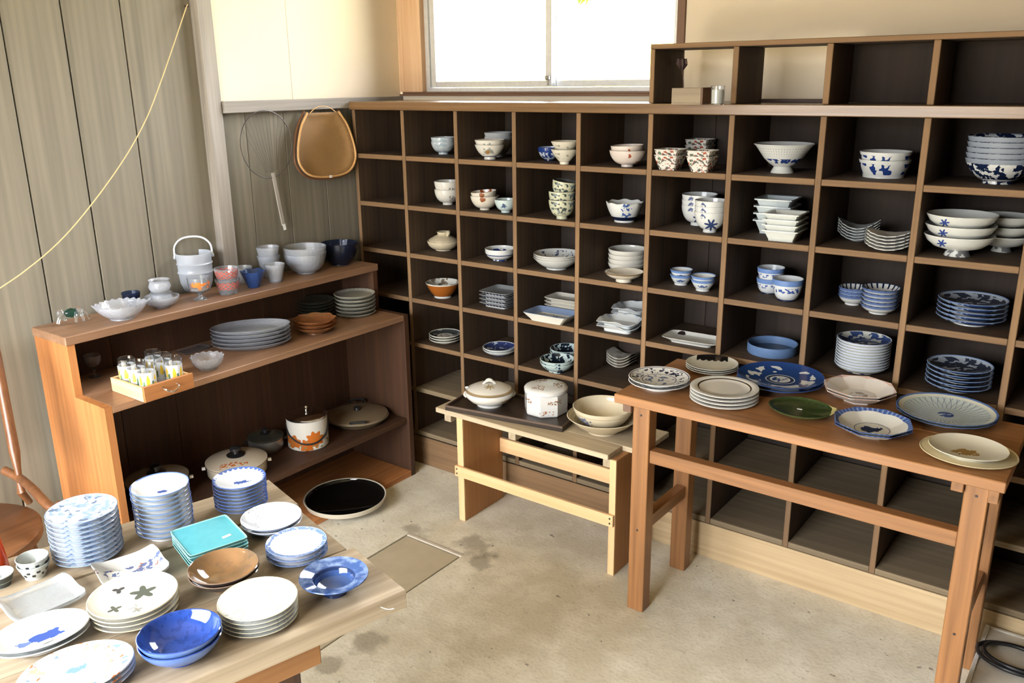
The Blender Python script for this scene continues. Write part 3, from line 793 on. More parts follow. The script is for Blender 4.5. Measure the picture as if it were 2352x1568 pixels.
# --- second row
put('tea_bowl', 1029, 471, 60, 434, 2, 1, .40, lambda R, H: ceramic('chalk_glaze', OFFW, [(patch(R*.35, H*.45, R*.3, H*.25, 150, .5), (0.25, 0.22, 0.2))], speckle=.3), 2, 17,
    'tall chalk white tea bowl in second row', 'bowl', rnd=1.0)
put('rice_bowl', 1114, 483, 66, 449, 2, 2, .36, lambda R, H: ceramic('rust_splash_glaze', (0.72, 0.66, 0.55), [(patch(-R*.15, H*.84, R*.28, H*.2, 120, .7, .8), (0.28, 0.08, 0.02)), (innoise(30, .58, R*.7, R), RUST)]), 2, 7,
    'cream rice bowl with rust brown splash', 'bowl', tilt=(0.0, -0.08))
put('rice_bowl', 1162, 489, 52, 458, 2, 2, .42, lambda R, H: ceramic('mint_glaze', (0.56, 0.66, 0.64), [(patch(-R*.2, H*.6, R*.3, H*.25, 160, .5), (0.08, 0.12, 0.22))]), 1, 0,
    'small mint green rice bowl in second row', 'bowl')
put('tall_cup', 1291, 504, 62, 457.7, 2, 3, .42, lambda R, H: ceramic('yellow_bird_glaze', (0.60, 0.60, 0.42), [(lambda c: c.noise(85, .56, 3)*c.outside*c.z.between(H*.25, H*.93), (0.05, 0.07, 0.07)), (lambda c: c.noise(45, .60, 2, off=3.3)*c.outside*c.z.between(H*.3, H*.9), (0.22, 0.27, 0.28)), (lambda c: c.inside*1.0, (0.1, 0.1, 0.09))]), 3, 18,
    'yellowish bird patterned cup in second row', 'cup', rnd=1.0, tilt=(0.05, 0.14))
def wavy_bowl(R, H): return lathe('scalloped_bowl', bowl_profile(R, H, R*.55, H*.1, .45, .004), 48, scallop(8, .03, R, .0022))
put('scalloped_bowl', 1434, 512, 84, 464, 2, 4, .52, lambda R, H: ceramic('blue_leaf_glaze', WHITE, [(blob(R*.1, -R*.8, R*.45, 9, 95, 0, 'outside', 1.6), (0.06, 0.12, 0.33)), (lambda c: c.z.lt(H*.30)*c.outside, NAVY)]), 1, 0,
    'white scalloped bowl with blue leaves and navy base', 'bowl', maker=wavy_bowl, pad=1.06)
def maple(R, H): return ceramic('maple_leaf_glaze', WHITE, [(facing(flower(0.05*R, H*.42, H*.30, 7, 'xz', 'outside')), (0.035, 0.06, 0.16)), (patch(-R*.45, H*.85, R*.2, H*.15, 160, .4), (0.1, 0.13, 0.25))])
put('tall_bowl', 1604, 519, 80, 470, 2, 5, .45, maple, 3, 11.5, 'white maple leaf bowl in rear stack', 'bowl', rnd=.95)
put('tall_bowl', 1630, 535, 74, 485, 2, 5, .42, maple, 3, 12, 'white maple leaf bowl in front stack', 'bowl', rnd=.95)
def sq_tray(R, H):
    pr = [(0, .003), (.6, .003), (.62, 0), (.68, 0), (.68, H*.12), (.88, H*.86), (1.0, H*.9), (1.0, H), (.97, H), (.86, H*.96), (.66, H*.3), (0, H*.28)]
    return lathe('square_tray', pr, 48, squarish(R, R, 12), angle=25)
put('square_dish', 1781, 539, 88, 508, 2, 6, .75, lambda R, H: ceramic('bluish_white_glaze', (0.60, 0.66, 0.66)), 4, 15, 'square white flared dish in rear stack', 'dish', maker=sq_tray, rotz=.05, front=True)
put('square_dish', 1800, 556, 86, 532, 2, 6, .75, lambda R, H: ceramic('milk_white_glaze', (0.72, 0.74, 0.68)), 4, 12, 'square white flared dish in front stack', 'dish', maker=sq_tray, rotz=.05, front=True)
def saddle(R, H):
    def fn(u, r, z):
        k = 1+0.05*(r/R)**3*math.cos(16*u); x, y = r*k*math.cos(u)*1.0, r*k*math.sin(u)*.75
        return (x, y, z+H*.95*(x/R)**2)
    return lathe('fluted_dish', [(0, 0), (R*.45, 0), (R*.5, .002), (R*.8, H*.22), (R, H*.3), (R*.985, H*.3+.002), (R*.78, H*.22+.004), (R*.45, .005), (0, .0045)], 64, fn)
put('fluted_dish', 1968, 556, 88, 534, 2, 7, .5, lambda R, H: ceramic('shaded_white_glaze', (0.5, 0.54, 0.54)), 5, 6, 'curved fluted white dish in rear stack', 'dish', maker=saddle, rotz=.1, pad=1.08)
put('fluted_dish', 2043, 578, 100, 561, 2, 7, .5, lambda R, H: ceramic('ivory_fluted_glaze', (0.72, 0.72, 0.68), [(rimline(R*.98, .03), (0.25, 0.25, 0.24))]), 5, 7.2, 'curved fluted white dish in front stack', 'dish', maker=saddle, rotz=.1, pad=1.08)
def footed(R, H):
    return lathe('footed_bowl', [(0, H*.18), (R*.30, H*.16), (R*.34, 0), (R*.38, 0), (R*.30, H*.28), (R*.36, H*.31), (R*.70, H*.46), (R*.90, H*.72), (R, H), (R*.99, H+.002), (R*.97, H), (R*.87, H*.76), (R*.67, H*.51), (R*.42, H*.38), (0, H*.36)], 48)
def footed_m(R, H): return ceramic('footed_glaze', (0.74, 0.75, 0.70), [(facing(flower(-R*.45, H*.72, R*.13, 6, 'xz', 'outside')), (0.04, 0.08, 0.3)), (lambda c: (c.a*9).sin().gt(-.1)*c.z.lt(H*.24)*c.outside, NAVY), (lambda c: c.r.lt(R*.5)*c.inside*c.noise(60, .5), (.2, .2, .2))])
put('footed_bowl', 2190, 591, 148, 539, 2, 8, .42, footed_m, 3, 22, 'white footed bowl with blue star flower, front stack', 'bowl', maker=footed)
put('footed_bowl', 2380, 566, 112, 540, 2, 8, .42, footed_m, 3, 21, 'white footed bowl partly hidden at right frame edge', 'bowl', maker=footed)

# --- third row
zz = RZ[3]
c, R, H, mpp = fit(1019, 577, 74, 552, zz, .5, 1)
dn = empty('clay_pot', (c[0], c[1], zz+.0003), 'small cream earthenware pot with lid in third row', 'pot')
EARTH = ceramic('earth_glaze', (0.66, 0.56, 0.38), [(lambda q: q.noise(40, .64)*q.z.gt(H), (0.2, 0.14, 0.08))], rough=.4, speckle=.4)
link('body', lathe('pot_body', bowl_profile(R, H, R*.5, .004, .8, .005), 40), EARTH, dn)
lid = link('lid', lathe('pot_lid', [(0, 0), (R*.9, 0), (R*.9, .003), (R*.78, H*.22), (R*.5, H*.48), (R*.38, H*.56), (R*.33, H*.66), (R*.38, H*.90), (R*.36, H*.92), (R*.28, H*.80), (0, H*.74)], 40), EARTH, dn, (0, 0, H+.001))
tube('knob', curve_pts([(R*.42, -R*.1, H*.58), (R*.52, -R*.1, H*.82), (R*.46, 0, H*.93), (R*.34, 0, H*.86)], 5), R*.11, EARTH, lid, 8)

put('small_bowl', 1149, 600, 70, 575, 3, 2, .48, lambda R, H: ceramic('navy_band_glaze', WHITE, [(outband(H*.62, H*.82), (0.03, 0.05, 0.16)), (innoise(40, .52, 0, R*.9), COB), (rimline(R, .05), WHITE)]), 2, 5, 'small white bowl with navy band outside', 'bowl', rnd=.8)
put('shallow_bowl', 1279, 621, 108, 590, 3, 3, .45, lambda R, H: ceramic('scatter_flower_glaze', (0.66, 0.67, 0.64), [(innoise(60, .60, R*.65, R*.92), (0.06, 0.07, 0.14)), (rimline(R, .025), OFFW)]), 3, 4.5, 'shallow white bowl with dark flower border inside', 'bowl', rnd=.35)
put('deep_plate', 1440, 628, 88, 602, 3, 4, .6, lambda R, H: ceramic('plain_white_glaze', OFFW), 4, 10, 'plain white plate behind the single bowl', 'plate', rnd=.9, hfr=.1)
put('footed_plate', 1433, 650, 90, 624, 3, 4, .42, lambda R, H: ceramic('sand_white_glaze', (0.72, 0.66, 0.54), [(rimline(R, .03), (0.25, 0.15, 0.07))]), 1, 0, 'shallow sand-white footed bowl in front of plates', 'bowl', rnd=.5, hfr=.3)
def brushcup(R, H): return ceramic('blue_brush_glaze', (0.68, 0.71, 0.70), [(rimline(R, .08), LBLUE), (outband(0, H*.08), LBLUE), (patch(-R*.1, H*.5, R*.5, H*.18, 150, .45), (0.08, 0.13, 0.30)), (outband(H*.82, H*.87), LBLUE)])
put('sake_cup', 1564, 656, 52, 630, 3, 5, .58, brushcup, 2, 11, 'small blue rimmed cup below white blossom', 'cup', rnd=.25)
put('sake_cup', 1614, 670, 57, 641, 3, 5, .56, brushcup, 2, 8.5, 'small blue rimmed cup nearer the divider', 'cup', rnd=.25)
bl = lathe('blossom', [(0, 0), (.010, .001), (.012, .003), (.004, .004), (0, .003)], 30, lambda u, r, z: (r*(1+.35*math.cos(5*u))*math.cos(u), r*(1+.35*math.cos(5*u))*math.sin(u), z))
pb = on(1560, 602, 1, SD-.003)
tag(link('blossom', bl, plain('pale_petal', (.6, .58, .6), .6), None, tuple(pb), (PI/2, 0, 0)), 'small white blossom fixed to the cubby back', 'ornament')
def yunomi(R, H): return ceramic('blue_spray_glaze', (0.70, 0.73, 0.74), [(lambda c: c.noise(120, .53)*c.z.between(H*.42, H*.66)*c.outside, (0.05, 0.1, 0.34)), (lambda c: c.z.lt(H*.07), NAVY), (rimline(R, .04), LBLUE)])
put('teacup', 1767, 676, 62, 638, 3, 6, .62, yunomi, 2, 23, 'white teacup with blue sprays in rear stack', 'cup', rnd=.7, hfr=.06)
put('teacup', 1806, 693, 70, 640, 3, 6, .58, yunomi, 1, 0, 'single white teacup with blue sprays in front', 'cup', rnd=.7, hfr=.06)
def stripe(R, H): return ceramic('blue_line_bowl', (0.70, 0.70, 0.66), [(rimline(R, .06), (0.1, 0.15, 0.32)), (outband(H*.7, H*.8), (0.25, 0.32, 0.45)), (petals(18, R*.75, R, .55), NAVY)])
put('small_bowl', 1957, 702, 66, 674, 3, 7, .5, stripe, 3, 7.5, 'small blue lined bowl in shadowed rear stack', 'bowl', rnd=.6)
put('small_bowl', 2017, 723, 84, 697, 3, 7, .5, stripe, 5, 9, 'small blue lined bowl in front stack', 'bowl', rnd=.6)
def blueplate(R, H): return ceramic('dark_blue_plate', (0.55, 0.6, 0.66), [(innoise(42, .45, 0, R*.9), (0.05, 0.06, 0.09)), (rimline(R, .05), (0.25, 0.36, 0.6)), (lambda c: c.outside*c.noise(35, .5)*c.z.gt(H*.35), (0.03, 0.06, 0.18)), (lambda c: c.z.lt(H*.2), (0.7, 0.7, 0.66))])
put('plate', 2226, 750, 146, 723.6, 3, 8, .5, blueplate, 5, 9.4, 'blue and white plate at right of third row', 'plate', rnd=.5, hfr=.2)

# --- fourth row
put('orange_bowl', 1018, 686, 78, 647.4, 4, 1, .52, lambda R, H: ceramic('orange_brown_glaze', (0.66, 0.64, 0.57), [(lambda c: c.outside*c.z.between(H*.14, H*.93), (0.34, 0.10, 0.015)), (innoise(40, .56, R*.4, R), (0.18, 0.14, 0.1))]), 1, 0, 'bowl with burnt orange outside in fourth row', 'bowl', rnd=.3, hfr=.1)
def sq_plate(a, b, H, name='square_plate', p=10, slope=.35):
    pr = [(0, .002), (.60, .002), (.62, 0), (.70, 0), (.72, .004), (1, H), (.99, H+.0012), (.965, H), (.74, .008), (0, .0075)]
    return lathe(name, pr, 48, squarish(a, b, p), angle=25)
def block(name, u, v, z, cell, a, b, H, n, pitch, mat, label, cat, rotz=0.0, p=10, maker=None):
    """rectangular ware: u, v is the middle of its near bottom edge"""
    Pb = at(u, v, z); c = np.array([Pb[0], Pb[1]+b*.7])
    if cell is not None:
        lo, hi = DX[cell]+.0095+a+abs(rotz)*b, DX[cell+1]-.0095-a-abs(rotz)*b
        if lo > hi: lo = hi = (lo+hi)/2
        c[0] = min(max(c[0], lo), hi); c[1] = min(c[1], .27-b-abs(rotz)*a)
    return stack(name, maker or sq_plate(a, b, H, name, p), mat, n, pitch, (c[0], c[1], z+.0003), label, cat, rotz=rotz)
chev = ceramic('navy_chevron_glaze', (0.60, 0.62, 0.62), [(lambda c: c.outside*c.z.between(.005, .016)*((c.x*430).sin()*0.004+c.z).gt(.0095), NAVY), (insolid(.2), (0.32, 0.33, 0.33))])
block('square_plate', 1136, 707, RZ[4], 2, .066, .066, .018, 4, .0145, chev, 'square plate with navy chevron edge', 'plate', .02)
trayw = ceramic('ivory_glaze', (0.74, 0.70, 0.60))
trayb = ceramic('ivory_blue_inside', (0.74, 0.70, 0.60), [(lambda c: c.inside*c.z.gt(.011), (0.2, 0.27, 0.42)), (lambda c: c.inside*c.z.lt(.011), (0.55, 0.52, 0.43)), (lambda c: c.inside*c.noise(50, .62)*c.z.lt(.011), (0.15, 0.13, 0.1))])
block('rectangular_plate', 1292, 722, RZ[4], 3, .078, .050, .017, 4, .0135, trayw, 'ivory rectangular plate in rear stack', 'plate', .02)
block('rectangular_tray', 1252, 741, RZ[4], 3, .092, .058, .030, 1, 0, trayb, 'ivory rectangular tray with blue inner walls', 'tray', .02)
def wavysq(a, b, H):
    pr = [(0, .002), (.58, .002), (.60, 0), (.68, 0), (.70, H*.45), (1, H), (.99, H+.0015), (.965, H), (.72, H*.45+.004), (.6, .006), (0, .0055)]
    sq = squarish(a, b, 6)
    def fn(u, r, z):
        x, y, z = sq(u, r, z); return (x, y, z+(.003*math.cos(4*u)+.0016*math.cos(9*u))*max(0, (r-.72)/.28)**2)
    return lathe('wavy_square_plate', pr, 64, fn, angle=30)
wv = ceramic('wavy_white_glaze', (0.72, 0.74, 0.72), [(lambda c: c.r.gt(.062)*c.noise(25, .55), (0.5, 0.58, 0.66))])
block('wavy_square_plate', 1440, 742, RZ[4], 4, .066, .062, .022, 3, .0155, wv, 'wavy-edged square white plate in rear stack', 'plate', .04, maker=wavysq(.066, .062, .022))
block('wavy_square_plate', 1412, 764, RZ[4], 4, .074, .062, .022, 2, .0155, wv, 'wavy-edged square white plate in front pair', 'plate', .04, maker=wavysq(.074, .062, .022))
lp = ceramic('long_plate_glaze', (0.70, 0.70, 0.64), [(blob(-.06, .04, .016, .011, 120, .5, 'inside'), (0.03, 0.02, 0.02))])
block('rectangular_plate', 1582, 792, RZ[4], 5, .098, .052, .016, 1, 0, lp, 'long white rectangular plate with one dark mark', 'plate', .03, p=7)
put('blue_container', 1772, 824, 112, 787, 4, 6, .96, lambda R, H: ceramic('denim_blue_glaze', (0.13, 0.22, 0.40), [(lambda c: c.inside*c.r.lt(R*.97), (0.05, 0.08, 0.13))], rough=.4, speckle=.3), 1, 0,
    'round denim blue straight-sided container', 'container', maker=lambda R, H: lathe('container', [(0, 0), (R*.97, 0), (R, .004), (R, H), (R*.985, H+.001), (R*.96, H), (R*.955, .006), (0, .005)], 48))
put('plate', 1976, 860, 118, 833, 4, 7, .6, lambda R, H: ceramic('blue_inside_plate', (0.68, 0.67, 0.58), [(innoise(38, .45, 0, R*.95), (0.05, 0.08, 0.2)), (rimline(R, .03), (0.6, 0.66, 0.75))]), 10, 6.2, 'small deep plate in tall stack', 'plate', rnd=.7, hfr=.15)
put('plate', 2196, 902, 138, 876, 4, 8, .46, blueplate, 5, 10, 'blue and white plate behind the net-pattern plate', 'plate', rnd=.5, hfr=.2)

# --- fifth row
put('shallow_dish', 1023, 790, 74, 775.7, 5, 1, .5, lambda R, H: ceramic('dark_flower_dish', (0.62, 0.60, 0.52), [(lambda c: c.inside*c.r.between(R*.5, R*.93), (0.06, 0.065, 0.06)), (innoise(45, .62, R*.5, R*.93), (0.3, 0.3, 0.28)), (innoise(50, .55, 0, R*.3), (0.2, 0.07, 0.03))]), 3, 5.5, 'shallow dish with dark inner border', 'dish', rnd=.7)
put('shallow_dish', 1148, 818, 78, 800, 5, 2, .5, lambda R, H: ceramic('indigo_flower_dish', (0.58, 0.6, 0.58), [(lambda c: c.inside*c.r.lt(R*.94), (0.035, 0.05, 0.15)), (innoise(45, .58, 0, R*.94), (0.45, 0.5, 0.58))]), 2, 5, 'shallow dish with indigo flowers inside', 'dish', rnd=.7)
teal = lambda R, H: ceramic('navy_scroll_dish', (0.5, 0.6, 0.58), [(lambda c: c.inside*c.noise(48, .47)*c.r.lt(R*.95), (0.012, 0.018, 0.03)), (lambda c: c.outside*c.noise(55, .56)*c.z.gt(H*.25), (0.03, 0.06, 0.1))])
put('scroll_bowl', 1300, 832, 74, 806, 5, 3, .5, teal, 2, 7, 'navy scroll bowl in rear pair', 'bowl', rnd=.6)
put('scroll_bowl', 1280, 858, 80, 830, 5, 3, .5, teal, 2, 7, 'navy scroll bowl in front pair', 'bowl', rnd=.6)
def rocker(a, b):
    def fn(u, r, z):
        k = 1/((abs(math.cos(u))**8+abs(math.sin(u))**8)**(1/8)); x, y = a*r*k*math.cos(u), b*r*k*math.sin(u)
        return (x, y, z+.020*(x/a)**2)
    return lathe('curved_plate', [(0, 0), (.6, 0), (1, .001), (1, .004), (.6, .004), (0, .004)], 48, fn)
block('curved_plate', 1418, 842, RZ[5], 4, .050, .036, .01, 4, .0105, ceramic('grey_curved_glaze', (0.62, 0.58, 0.50), [(lambda c: c.noise(30, .5), (0.42, 0.38, 0.3))]), 'small upcurved grey plate', 'plate', 0, maker=rocker(.050, .036))

# --- in the cubby box above
z = 1.4627
c = at(1574, 240, z)
bx = empty('small_crate', (c[0], c[1]+.03, z), 'small wooden box in the cubby next to candle', 'box')
CRW = wood('crate_wood', srgb(120, 104, 84), srgb(160, 144, 118), 'X')
gv, gf = join_geo(box_geo(-.045, .045, -.028, -.022, .004, .045, .0008), box_geo(-.045, .045, .022, .028, .004, .045, .0008), box_geo(-.045, -.039, -.0215, .0215, .004, .045, .0008), box_geo(.039, .045, -.0215, .0215, .004, .045, .0008))
link('sides', mesh_from('crate_sides', gv, gf, smooth=False), CRW, bx)
gv, gf = box_geo(-.045, .045, -.028, .028, 0, .0038); link('base', mesh_from('crate_base', gv, gf, smooth=False), CRW, bx)
gv, gf = box_geo(.0455, .051, -.0285, .0285, 0, .046, .001); link('dark_end', mesh_from('crate_end', gv, gf, smooth=False), DARKTRIM['Z'], bx)
c = at(1641, 241, z)
cd = empty('candle', (c[0], c[1]+.018, z), 'white candle in clear glass in the cubby', 'candle')
CLEAR = glass('clear_glass', haze=.05)
link('glass_cup', lathe('candle_glass', [(0, 0), (.017, 0), (.018, .002), (.019, .05), (.018, .0505), (.0172, .05), (.0165, .004), (0, .004)], 28), CLEAR, cd)
link('wax', lathe('wax', [(0, .0045), (.016, .0045), (.0168, .040), (.014, .041), (0, .0395)], 28), ceramic('wax', (0.85, 0.80, 0.68), rough=.5), cd)
c = on(1560, 175, 1, .13)+np.array([.012, 0, 0])
fl = empty('dried_flower', (c[0], .13, z), 'dried brown flower standing in the cubby corner', 'flower')
DRY = plain('dried_petal', (0.10, 0.06, 0.05), .8)
tube('stem', curve_pts([(0, 0, 0), (.003, .002, .05), (-.004, 0, .10)], 4), .0012, DRY, fl, 6)
hd = link('flower_head', lathe('flower_head', [(0, 0), (.006, .004), (.014, .016), (.012, .03), (.004, .026), (0, .02)], 36, lambda u, r, zz: (r*(1+.3*math.cos(7*u))*math.cos(u), r*(1+.3*math.cos(7*u))*math.sin(u), zz+.004*math.cos(5*u))), DRY, fl, (-.004, 0, .096))
sl = lathe('seed_lid', [(0, 0), (.012, 0), (.012, .003), (.003, .006), (.003, .011), (0, .012)], 24)
c = at(1611, 240, z)
tag(link('glass_stopper', sl, CLEAR, None, (c[0], c[1]+.012, z)), 'tiny clear glass stopper beside the candle', 'stopper')

# ------------------------------------------------------------------ plates on the reddish table
def sticker(parent, x, y, z, w=.016, d=.009, rz=0.3, tilt=(0, 0)):
    gv, gf = box_geo(-w/2, w/2, -d/2, d/2, 0, .0006); link('price_sticker', mesh_from('price_sticker', gv, gf, smooth=False), PAPER, parent, (x, y, z), (tilt[0], tilt[1], rz), 'small white price sticker')
def plate_on(name, u, v, w, vr, z, rfr, matf, n, dv, label, cat, prof, fnf=None, rotz=None, seg=56, angle=38, group=None, jit=0.0, front=False):
    c, R, H, mpp = fit(u, v, w, vr, z, rfr, None, front=front)
    if z == TZ: c[1] = min(c[1], -.004-R)
    global PIT
    PIT = max(dv*mpp, .004)
    me = lathe(name, prof(R, H), seg, fnf(R, H) if fnf else None, angle)
    return stack(name, me, matf(R, H), n, max(dv*mpp, .004), (c[0], c[1], z+.0003), label, cat, rotz=face_cam(c) if rotz is None else rotz, group=group, jit=jit), R, H
def stacked(R, H, well, t=.0026, foot=.62):
    hf = max(PIT-t, .002); return plate_profile(R, max(hf+.004, H), R*min(foot, well-.1), hf, well, t)
T = TZ
plate_on('floral_bowl', 1513, 900, 140, 873, T, .53, lambda R, H: ceramic('blue_floral_bowl', (0.72, 0.71, 0.67), [
    (innoise(75, .56, R*.60, R*.9), (0.03, 0.035, 0.06)), (innoise(60, .58, 0, R*.50, 3.0), (0.12, 0.16, 0.26)), (ring(R*.53, R*.56), (0.12, 0.12, 0.16)), (ring(R*.93, R*.96), (0.1, 0.1, 0.14))]),
    2, 9, 'white bowl with dark blue floral border at table left end', 'bowl', lambda R, H: plate_profile(R, H, R*.53, .005, .55, .004))
plate_on('cloud_plate', 1634, 858, 118, 849, T, .5, lambda R, H: ceramic('black_cloud_plate', (0.68, 0.66, 0.56), [
    (lambda c: (c.y-R*.50+(c.x*38/R*.35).sin().abs()*R*.16).gt(0)*(c.x.abs().lt(R*.60))*c.inside, (0.012, 0.011, 0.01)), (lambda c: c.outside*1.0, (0.34, 0.38, 0.36))]),
    3, 4.5, 'cream plate with black wavy cloud on rim', 'plate', lambda R, H: plate_profile(R, max(H, .010), R*.5, .003, .62, .003))
plate_on('ring_plate', 1661, 937, 155, 911, T, .74, lambda R, H: ceramic('brown_ring_plate', (0.73, 0.71, 0.65), [(ring(R*.735, R*.78), (0.06, 0.035, 0.02))], speckle=.2),
    4, 8, 'thick white plate with brown inner ring', 'plate', lambda R, H: [(0, .002), (R*.72, .002), (R*.74, 0), (R*.78, 0), (R*.97, H*.55), (R, H*.8), (R*.985, H), (R*.93, H*1.04), (R*.79, H*.93), (R*.755, H*.6), (R*.5, H*.5), (0, H*.48)])
plate_on('blue_plate', 1793, 899, 192, 866, T, .5, lambda R, H: ceramic('cobalt_motif_plate', (0.022, 0.062, 0.22), [
    (lambda c: c.noise(30, .56, 1, off=1.4)*c.r.between(R*.48, R*.80)*c.inside, (0.72, 0.74, 0.74)), (ring(R*.20, R*.34), (0.70, 0.72, 0.72)), (ring(R*.225, R*.315), (0.03, 0.05, 0.12)), (innoise(70, .48, 0, R*.22), (0.68, 0.70, 0.7)),
    (ring(R*.20, R*.235), (0.70, 0.72, 0.72)), (lambda c: c.outside*1.0, (0.16, 0.22, 0.33))]),
    2, 8, 'large cobalt blue plate with white motifs', 'plate', lambda R, H: plate_profile(R, H, R*.5, .006, .5, .004))
# leaf-shaped green dish
c, R, H, mpp = fit(1838, 962, 160, 933, T, .45)
def leaf(u, r, z):
    k = 1+.04*(math.cos(2*u)) ; e = math.exp(-((u-.30)/.30)**2)
    k += .10*e+.06*math.exp(-((u-3.25)/.35)**2)
    y = r*math.sin(u)*.92*k; x = r*math.cos(u)*.92*k
    return (x, y, z+.010*e*(r/R)**2)
GREEN = ceramic('olive_green_glaze', (0.028, 0.048, 0.012), [(lambda q: q.noise(240, .6), (0.05, 0.08, 0.02)), (lambda q: q.z.gt(H*.92), (0.55, 0.48, 0.2)), (lambda q: q.outside*1.0, (0.10, 0.11, 0.035))], rough=.2)
lf = stack('leaf_dish', lathe('leaf_dish', bowl_profile(R*.93, H*.85, R*.42, .003, .75, .004), 56, leaf), GREEN, 1, 0, (c[0], c[1], T+.0003), 'dark green leaf-shaped dish with yellow edge', 'dish', rotz=-.12)
sticker(lf[0], -.006, .004, .0085, .013, .006, .2)
plate_on('octagonal_plate', 1970, 930, 160, 893, T, .45, lambda R, H: ceramic('blush_octagon', (0.74, 0.68, 0.60), [(innoise(80, .52, 0, R*.24), (0.30, 0.2, 0.1)), (ring(R*.9, R*.97), (0.62, 0.42, 0.33))]),
    2, 6, 'blush white octagonal plate with brown centre motif', 'plate', lambda R, H: plate_profile(R, H, R*.45, .004, .5, .0035), lambda R, H: polygon(8, .9, .2), seg=64, angle=20)
plate_on('octagonal_plate', 2000, 1009, 176, 972, T, .40, lambda R, H: ceramic('blue_octagon', (0.70, 0.69, 0.62), [(lambda c: c.inside*c.r.gt(R*.84), (0.05, 0.10, 0.30)), (lambda c: c.inside*c.r.between(R*.84, R*.95)*(c.a*44).sin().gt(.4), (0.2, 0.27, 0.45)), (blob(0, 0, R*.36, R*.26, 70, .45, 'inside', 1.6), (0.018, 0.03, 0.08)), (ring(R*.42, R*.44), (0.05, 0.08, 0.2)), (lambda c: c.outside*c.z.gt(H*.85), (0.1, 0.17, 0.4))]),
    2, 6, 'blue rimmed octagonal plate with dark blue centre scene', 'plate', lambda R, H: plate_profile(R, H, R*.40, .003, .5, .0025), lambda R, H: polygon(8, .9, .3), seg=64, angle=20)
plate_on('net_plate', 2168, 981, 212, 944, T, .55, lambda R, H: ceramic('net_pattern_plate', (0.56, 0.62, 0.58), [
    (lambda c: ((c.a*18+c.r*(70*.09/R)).sin().abs()).lt(.13)*c.inside*c.r.lt(R*.85), (0.13, 0.17, 0.22)), (lambda c: ((c.a*18-c.r*(70*.09/R)).sin().abs()).lt(.13)*c.inside*c.r.lt(R*.85), (0.13, 0.17, 0.22)),
    (lambda c: c.r.lt(R*.16)*c.inside*c.noise(60, .42), (0.04, 0.07, 0.22)), (ring(R*.86, R*.95), (0.70, 0.69, 0.55)), (lambda c: c.r.gt(R*.95), (0.10, 0.17, 0.38))]),
    2, 6, 'large round plate with fine blue net pattern', 'plate', lambda R, H: plate_profile(R, H, R*.55, .0015, .5, .0028), lambda R, H: scallop(36, .008, R))
plate_on('cream_plate', 2220, 1063, 205, 1036, T, .6, lambda R, H: ceramic('cream_rim_plate', (0.70, 0.58, 0.34), [(insolid(R*.7), (0.70, 0.65, 0.5))]),
    1, 0, 'cream oval plate with ochre rim, lower of the nested pair', 'plate', lambda R, H: plate_profile(R, H, R*.6, .004, .66, .004), lambda R, H: oval(1.0, .93))
plate_on('cream_dish', 2219, 1061, 168, 1026, T+.0075, .6, lambda R, H: ceramic('brown_bouquet_dish', (0.72, 0.67, 0.52), [(blob(0, -.1*R, R*.42, R*.30, 95, .42, 'inside', 1.7), (0.34, 0.2, 0.06)), (rimline(R, .04), (0.7, 0.6, 0.38))]),
    1, 0, 'cream dish with brown bouquet nested on ochre plate', 'dish', lambda R, H: plate_profile(R, max(H, .012), R*.55, .004, .6, .0035), lambda R, H: oval(1.0, .93))

# ------------------------------------------------------------------ low bench: lacquer tray, tureen, jar, bowl on plate
def rect_px(pts, z):
    w = [at(*p, z) for p in pts]; c = sum(w)/4
    e = ((w[1]-w[0])+(w[2]-w[3]))/2; g = ((w[3]-w[0])+(w[2]-w[1]))/2
    return c, np.linalg.norm(e[:2])/2, np.linalg.norm(g[:2])/2, math.atan2(e[1], e[0])
zt = BZ+.020
p0, p1, p2 = at(1022, 930, zt), at(1292, 980, zt), at(1070, 890, zt)
e = (p1-p0)[:2]; L = np.linalg.norm(e); e /= L; nrm = np.array([-e[1], e[0]]); Wd = .215
cc = p0[:2]+e*L/2+nrm*Wd/2; rz = math.atan2(e[1], e[0])
LACQ = plain('dark_lacquer', (0.030, 0.019, 0.012), .35)
tr = empty('lacquer_tray', (cc[0], cc[1], BZ+.0003), 'dark lacquer tray lying on the low bench', 'tray', rot=(0, 0, rz))
gv, gf = box_geo(-L/2, L/2, -Wd/2, Wd/2, 0, .012, .001); link('base', mesh_from('tray_base', gv, gf, smooth=False), LACQ, tr)
WORN = plain('worn_lacquer_edge', (0.09, 0.055, 0.035), .5, scale=120)
for x0, x1, y0, y1 in ((-L/2, L/2, -Wd/2, -Wd/2+.006), (-L/2, L/2, Wd/2-.006, Wd/2), (-L/2, -L/2+.006, -Wd/2+.0062, Wd/2-.0062), (L/2-.006, L/2, -Wd/2+.0062, Wd/2-.0062)):
    gv, gf = box_geo(x0, x1, y0, y1, .0122, .020, .0008); link('rim_strip', mesh_from('tray_rim', gv, gf, smooth=False), WORN, tr)
zt = BZ+.0127
c, R, H, mpp = fit(1125, 938, 112, 896, zt, .5)
tu = empty('tureen', (c[0], c[1], zt), 'white lidded tureen with flower knob on the lacquer tray', 'tureen', rot=(0, 0, face_cam(c)))
TUR = ceramic('tureen_glaze', (0.72, 0.69, 0.62), [(patch(R*.65, H*.6, R*.3, H*.12, 200, .5), (0.3, 0.18, 0.08)), (lambda q: q.z.between(H*.14, H*.18), (0.25, 0.33, 0.45))], rough=.12)
link('body', lathe('tureen_body', [(0, .003), (R*.46, .003), (R*.5, 0), (R*.52, 0), (R*.5, H*.16), (R*.8, H*.38), (R*.97, H*.68), (R, H*.85), (R*.97, H*1.02), (R*.93, H*1.02), (R*.9, H*.7), (R*.5, H*.25), (0, H*.22)], 48), TUR, tu)
